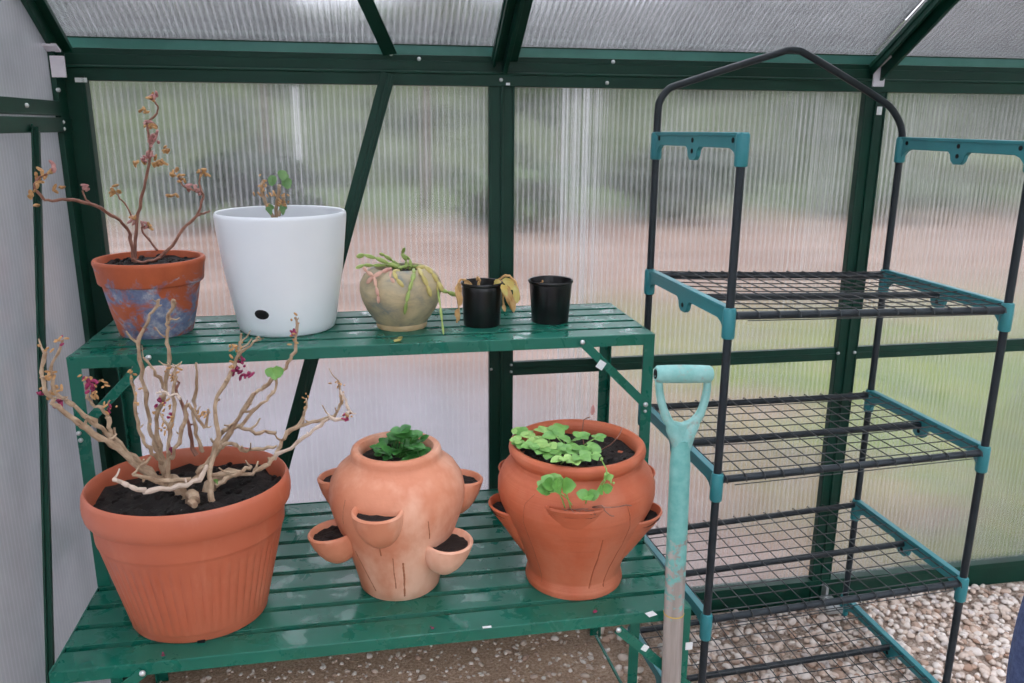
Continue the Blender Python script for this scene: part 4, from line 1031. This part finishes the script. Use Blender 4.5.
for q in ((470, 205, 460, 250, .014, -.03), (465, 240, 478, 300, .014, -.04), (478, 225, 468, 270, .012, -.035), (462, 310, 466, 360, .014, -.045), (640, 225, 690, 320, .022, -.03), (655, 215, 672, 290, .018, -.035), (690, 215, 705, 280, .014, -.03), (672, 250, 690, 325, .018, -.034), (645, 295, 650, 322, .010, -.022), (490, 200, 515, 215, .012, -.02)): drape(m, *q)
for q in ((625, 195, 612, 222, .018, -.02), (640, 195, 690, 212, .016, -.028), (650, 210, 700, 235, .016, -.034), (690, 225, 700, 290, .016, -.034), (635, 215, 660, 260, .016, -.035)): drape(my, *q)
m.build('wilted_leaves', 'wilt', n1); my.build('yellow_leaves', 'wilt_yellow', n1)

# loose petals
def petal(name, p, L, mat, label):
    p = Vector(p)
    if p.z < .8: p.y = max(p.y, YL+.016)
    m = MB(); d = Vector((random.gauss(0, 1), random.gauss(0, 1), 0)).normalized()
    m.leaf(p-d*L/2, d, (0, 0, 1), L, L*.6, .15, -.05, 5); m.leaf(p+d.orthogonal()*L*.2, -d+d.orthogonal(), (0, 0, 1), L*.7, L*.45, .15, -.05, 5)
    tag(m.build(name, mat, None, solid=.0008, loc=p), label, 'petal')
petal('fallen_leaf', at(398, 340.5, z=ZU+.0015), .026, 'cactus_yellow', 'pale yellow fallen leaf on the upper shelf below the stoneware pot')
petal('fallen_petal', at(602, 626, z=ZL+.0015), .014, 'petal', 'magenta fallen petal on the front slat below the orange jar')
petal('fallen_petal', at(433, 629, z=ZL+.0015), .008, 'petal', 'tiny dark petal on the front slat below the pale jar')
petal('fallen_petal', at(160, 664, z=ZL+.0015), .008, 'petal', 'tiny dark petal on the front slat below the ribbed pot')

# ------------------------------------------------------------------ person at the right edge
def person():
    bx, by = 1.092, .86
    o = thing('person', 'person in blue jeans standing just inside the right edge, only a thigh showing', 'person', (bx, by, G0))
    def skin(name, V, E, Rr, mat, sub=2):
        me = bpy.data.meshes.new(name); me.from_pydata([Vector(v) for v in V], E, [])
        ob = bpy.data.objects.new(name, me); COL.objects.link(ob); ob.parent = o
        md = ob.modifiers.new('skin', 'SKIN'); md.use_smooth_shade = True
        for i, r in enumerate(Rr):
            me.skin_vertices[0].data[i].radius = (r, r) if isinstance(r, float) else r
        me.skin_vertices[0].data[0].use_root = True
        s = ob.modifiers.new('sub', 'SUBSURF'); s.levels = s.render_levels = sub
        me.materials.append(M[mat]); return ob
    # faces -x ; body (torso, head, arms, hands)
    V = [(.0, 0, .98), (.0, 0, 1.12), (.01, 0, 1.28), (.0, 0, 1.42), (-.005, 0, 1.50), (-.015, 0, 1.56), (-.03, 0, 1.63), (-.025, 0, 1.71)]
    Rr = [(.10, .14), (.09, .125), (.09, .13), (.072, .115), (.046, .05), (.05, .05), (.085, .07), (.075, .065)]
    E = [(i, i+1) for i in range(7)]
    for s in (-1, 1):
        b = len(V)
        V += [(.005, .17*s, 1.40), (.02, .195*s, 1.28), (.03, .205*s, 1.13), (.075, .17*s, 1.03), (.125, .10*s, .985), (.135, .065*s, .975)]
        Rr += [.038, .042, .04, .035, .028, .03]; E += [(3, b)]+[(b+i, b+i+1) for i in range(5)]
        h = b+5
        for k, (dx, L) in enumerate(((-.024, .07), (-.009, .08), (.008, .075), (.022, .06))):
            c = len(V); V += [(.138, .03*s, .975+dx*.9), (.145, (.03-L*.5)*s, .965+dx*.9), (.148, (.03-L*.9)*s, .95+dx*.85)]; Rr += [.009, .0085, .0075]; E += [(h, c), (c, c+1), (c+1, c+2)]
        c = len(V); V += [(.13, .05*s, 1.012), (.135, .03*s, 1.03), (.138, .012*s, 1.04)]; Rr += [.011, .010, .008]; E += [(h, c), (c, c+1), (c+1, c+2)]
    skin('body', V, E, Rr, 'skin')
    # shirt
    V = [(.0, 0, .95), (.0, 0, 1.12), (.01, 0, 1.28), (.0, 0, 1.42), (-.004, 0, 1.475)]; Rr = [(.115, .155), (.105, .14), (.112, .16), (.105, .17), (.075, .085)]
    E = [(i, i+1) for i in range(4)]
    for s in (-1, 1):
        b = len(V); V += [(.005, .17*s, 1.40), (.02, .196*s, 1.28), (.03, .206*s, 1.17)]; Rr += [.070, .060, .054]; E += [(3, b), (b, b+1), (b+1, b+2)]
    skin('shirt', V, E, Rr, 'shirt')
    V = [(0, 0, .97), (0, 0, .90)]; Rr = [(.105, .15), (.11, .155)]; E = [(0, 1)]
    for s in (-1, 1):
        b = len(V); V += [(-.005, .085*s, .82), (-.02, .092*s, .68), (-.022, .095*s, .52), (.0, .1*s, .34), (.012, .1*s, .18), (.012, .1*s, .07)]
        Rr += [.088, .080, .064, .058, .052, .054]; E += [(1, b)]+[(b+i, b+i+1) for i in range(5)]
    skin('jeans', V, E, Rr, 'denim')
    for s in (-1, 1):
        skin('shoe', [(.05, .1*s, .045), (-.02, .1*s, .04), (-.10, .105*s, .035), (-.16, .107*s, .03)], [(0, 1), (1, 2), (2, 3)], [.04, .042, .042, .03], 'shoe')
    m = MB(); m.ell((-.005, 0, 1.715), ((.095, 0, 0), (0, .082, 0), (0, 0, .075)), 20, 12); m.ell((.03, 0, 1.66), ((.06, 0, 0), (0, .076, 0), (0, 0, .09)), 20, 12)
    h = m.build('hair', 'hair'); h.parent = o
    m = MB(); m.ell((-.122, 0, 1.635), ((.016, 0, 0), (0, .012, 0), (0, 0, .022)), 10, 8)
    for s in (-1, 1): m.ell((-.02, .074*s, 1.64), ((.018, 0, 0), (0, .008, 0), (0, 0, .028)), 10, 8)
    f = m.build('face_features', 'skin'); f.parent = o
    m = MB()
    for s in (-1, 1): m.ell((-.105, .03*s, 1.66), ((.008, 0, 0), (0, .011, 0), (0, 0, .006)), 10, 8)
    m.ell((-.106, 0, 1.595), ((.006, 0, 0), (0, .022, 0), (0, 0, .004)), 10, 8)
    e = m.build('eyes_and_mouth', 'hair'); e.parent = o
person()

# ------------------------------------------------------------------ light: overcast sky
w = bpy.data.worlds.new('overcast'); SC.world = w; w.use_nodes = True
nt = w.node_tree; nt.nodes.clear()
o_ = nt.nodes.new('ShaderNodeOutputWorld'); bg = nt.nodes.new('ShaderNodeBackground')
tc = nt.nodes.new('ShaderNodeTexCoord'); sx = nt.nodes.new('ShaderNodeSeparateXYZ'); rp_ = nt.nodes.new('ShaderNodeValToRGB')
nt.links.new(tc.outputs['Generated'], sx.inputs[0]); nt.links.new(sx.outputs[2], rp_.inputs[0])
e = rp_.color_ramp.elements; e[0].position = 0; e[0].color = (.85, .89, .98, 1); e[1].position = .8; e[1].color = (1.30, 1.33, 1.42, 1)
nt.links.new(rp_.outputs[0], bg.inputs[0]); bg.inputs[1].default_value = 1.0
nt.links.new(bg.outputs[0], o_.inputs[0])

SC.view_settings.view_transform = 'Standard'; SC.view_settings.look = 'None'
SC.view_settings.gamma = 1; SC.view_settings.use_curve_mapping = False
SC.view_settings.exposure = 1.2
SC.cycles.use_denoising = True
SC.cycles.max_bounces = 16; SC.cycles.transmission_bounces = 12; SC.cycles.transparent_max_bounces = 16; SC.cycles.diffuse_bounces = 6
SC.cycles.sample_clamp_indirect = 6
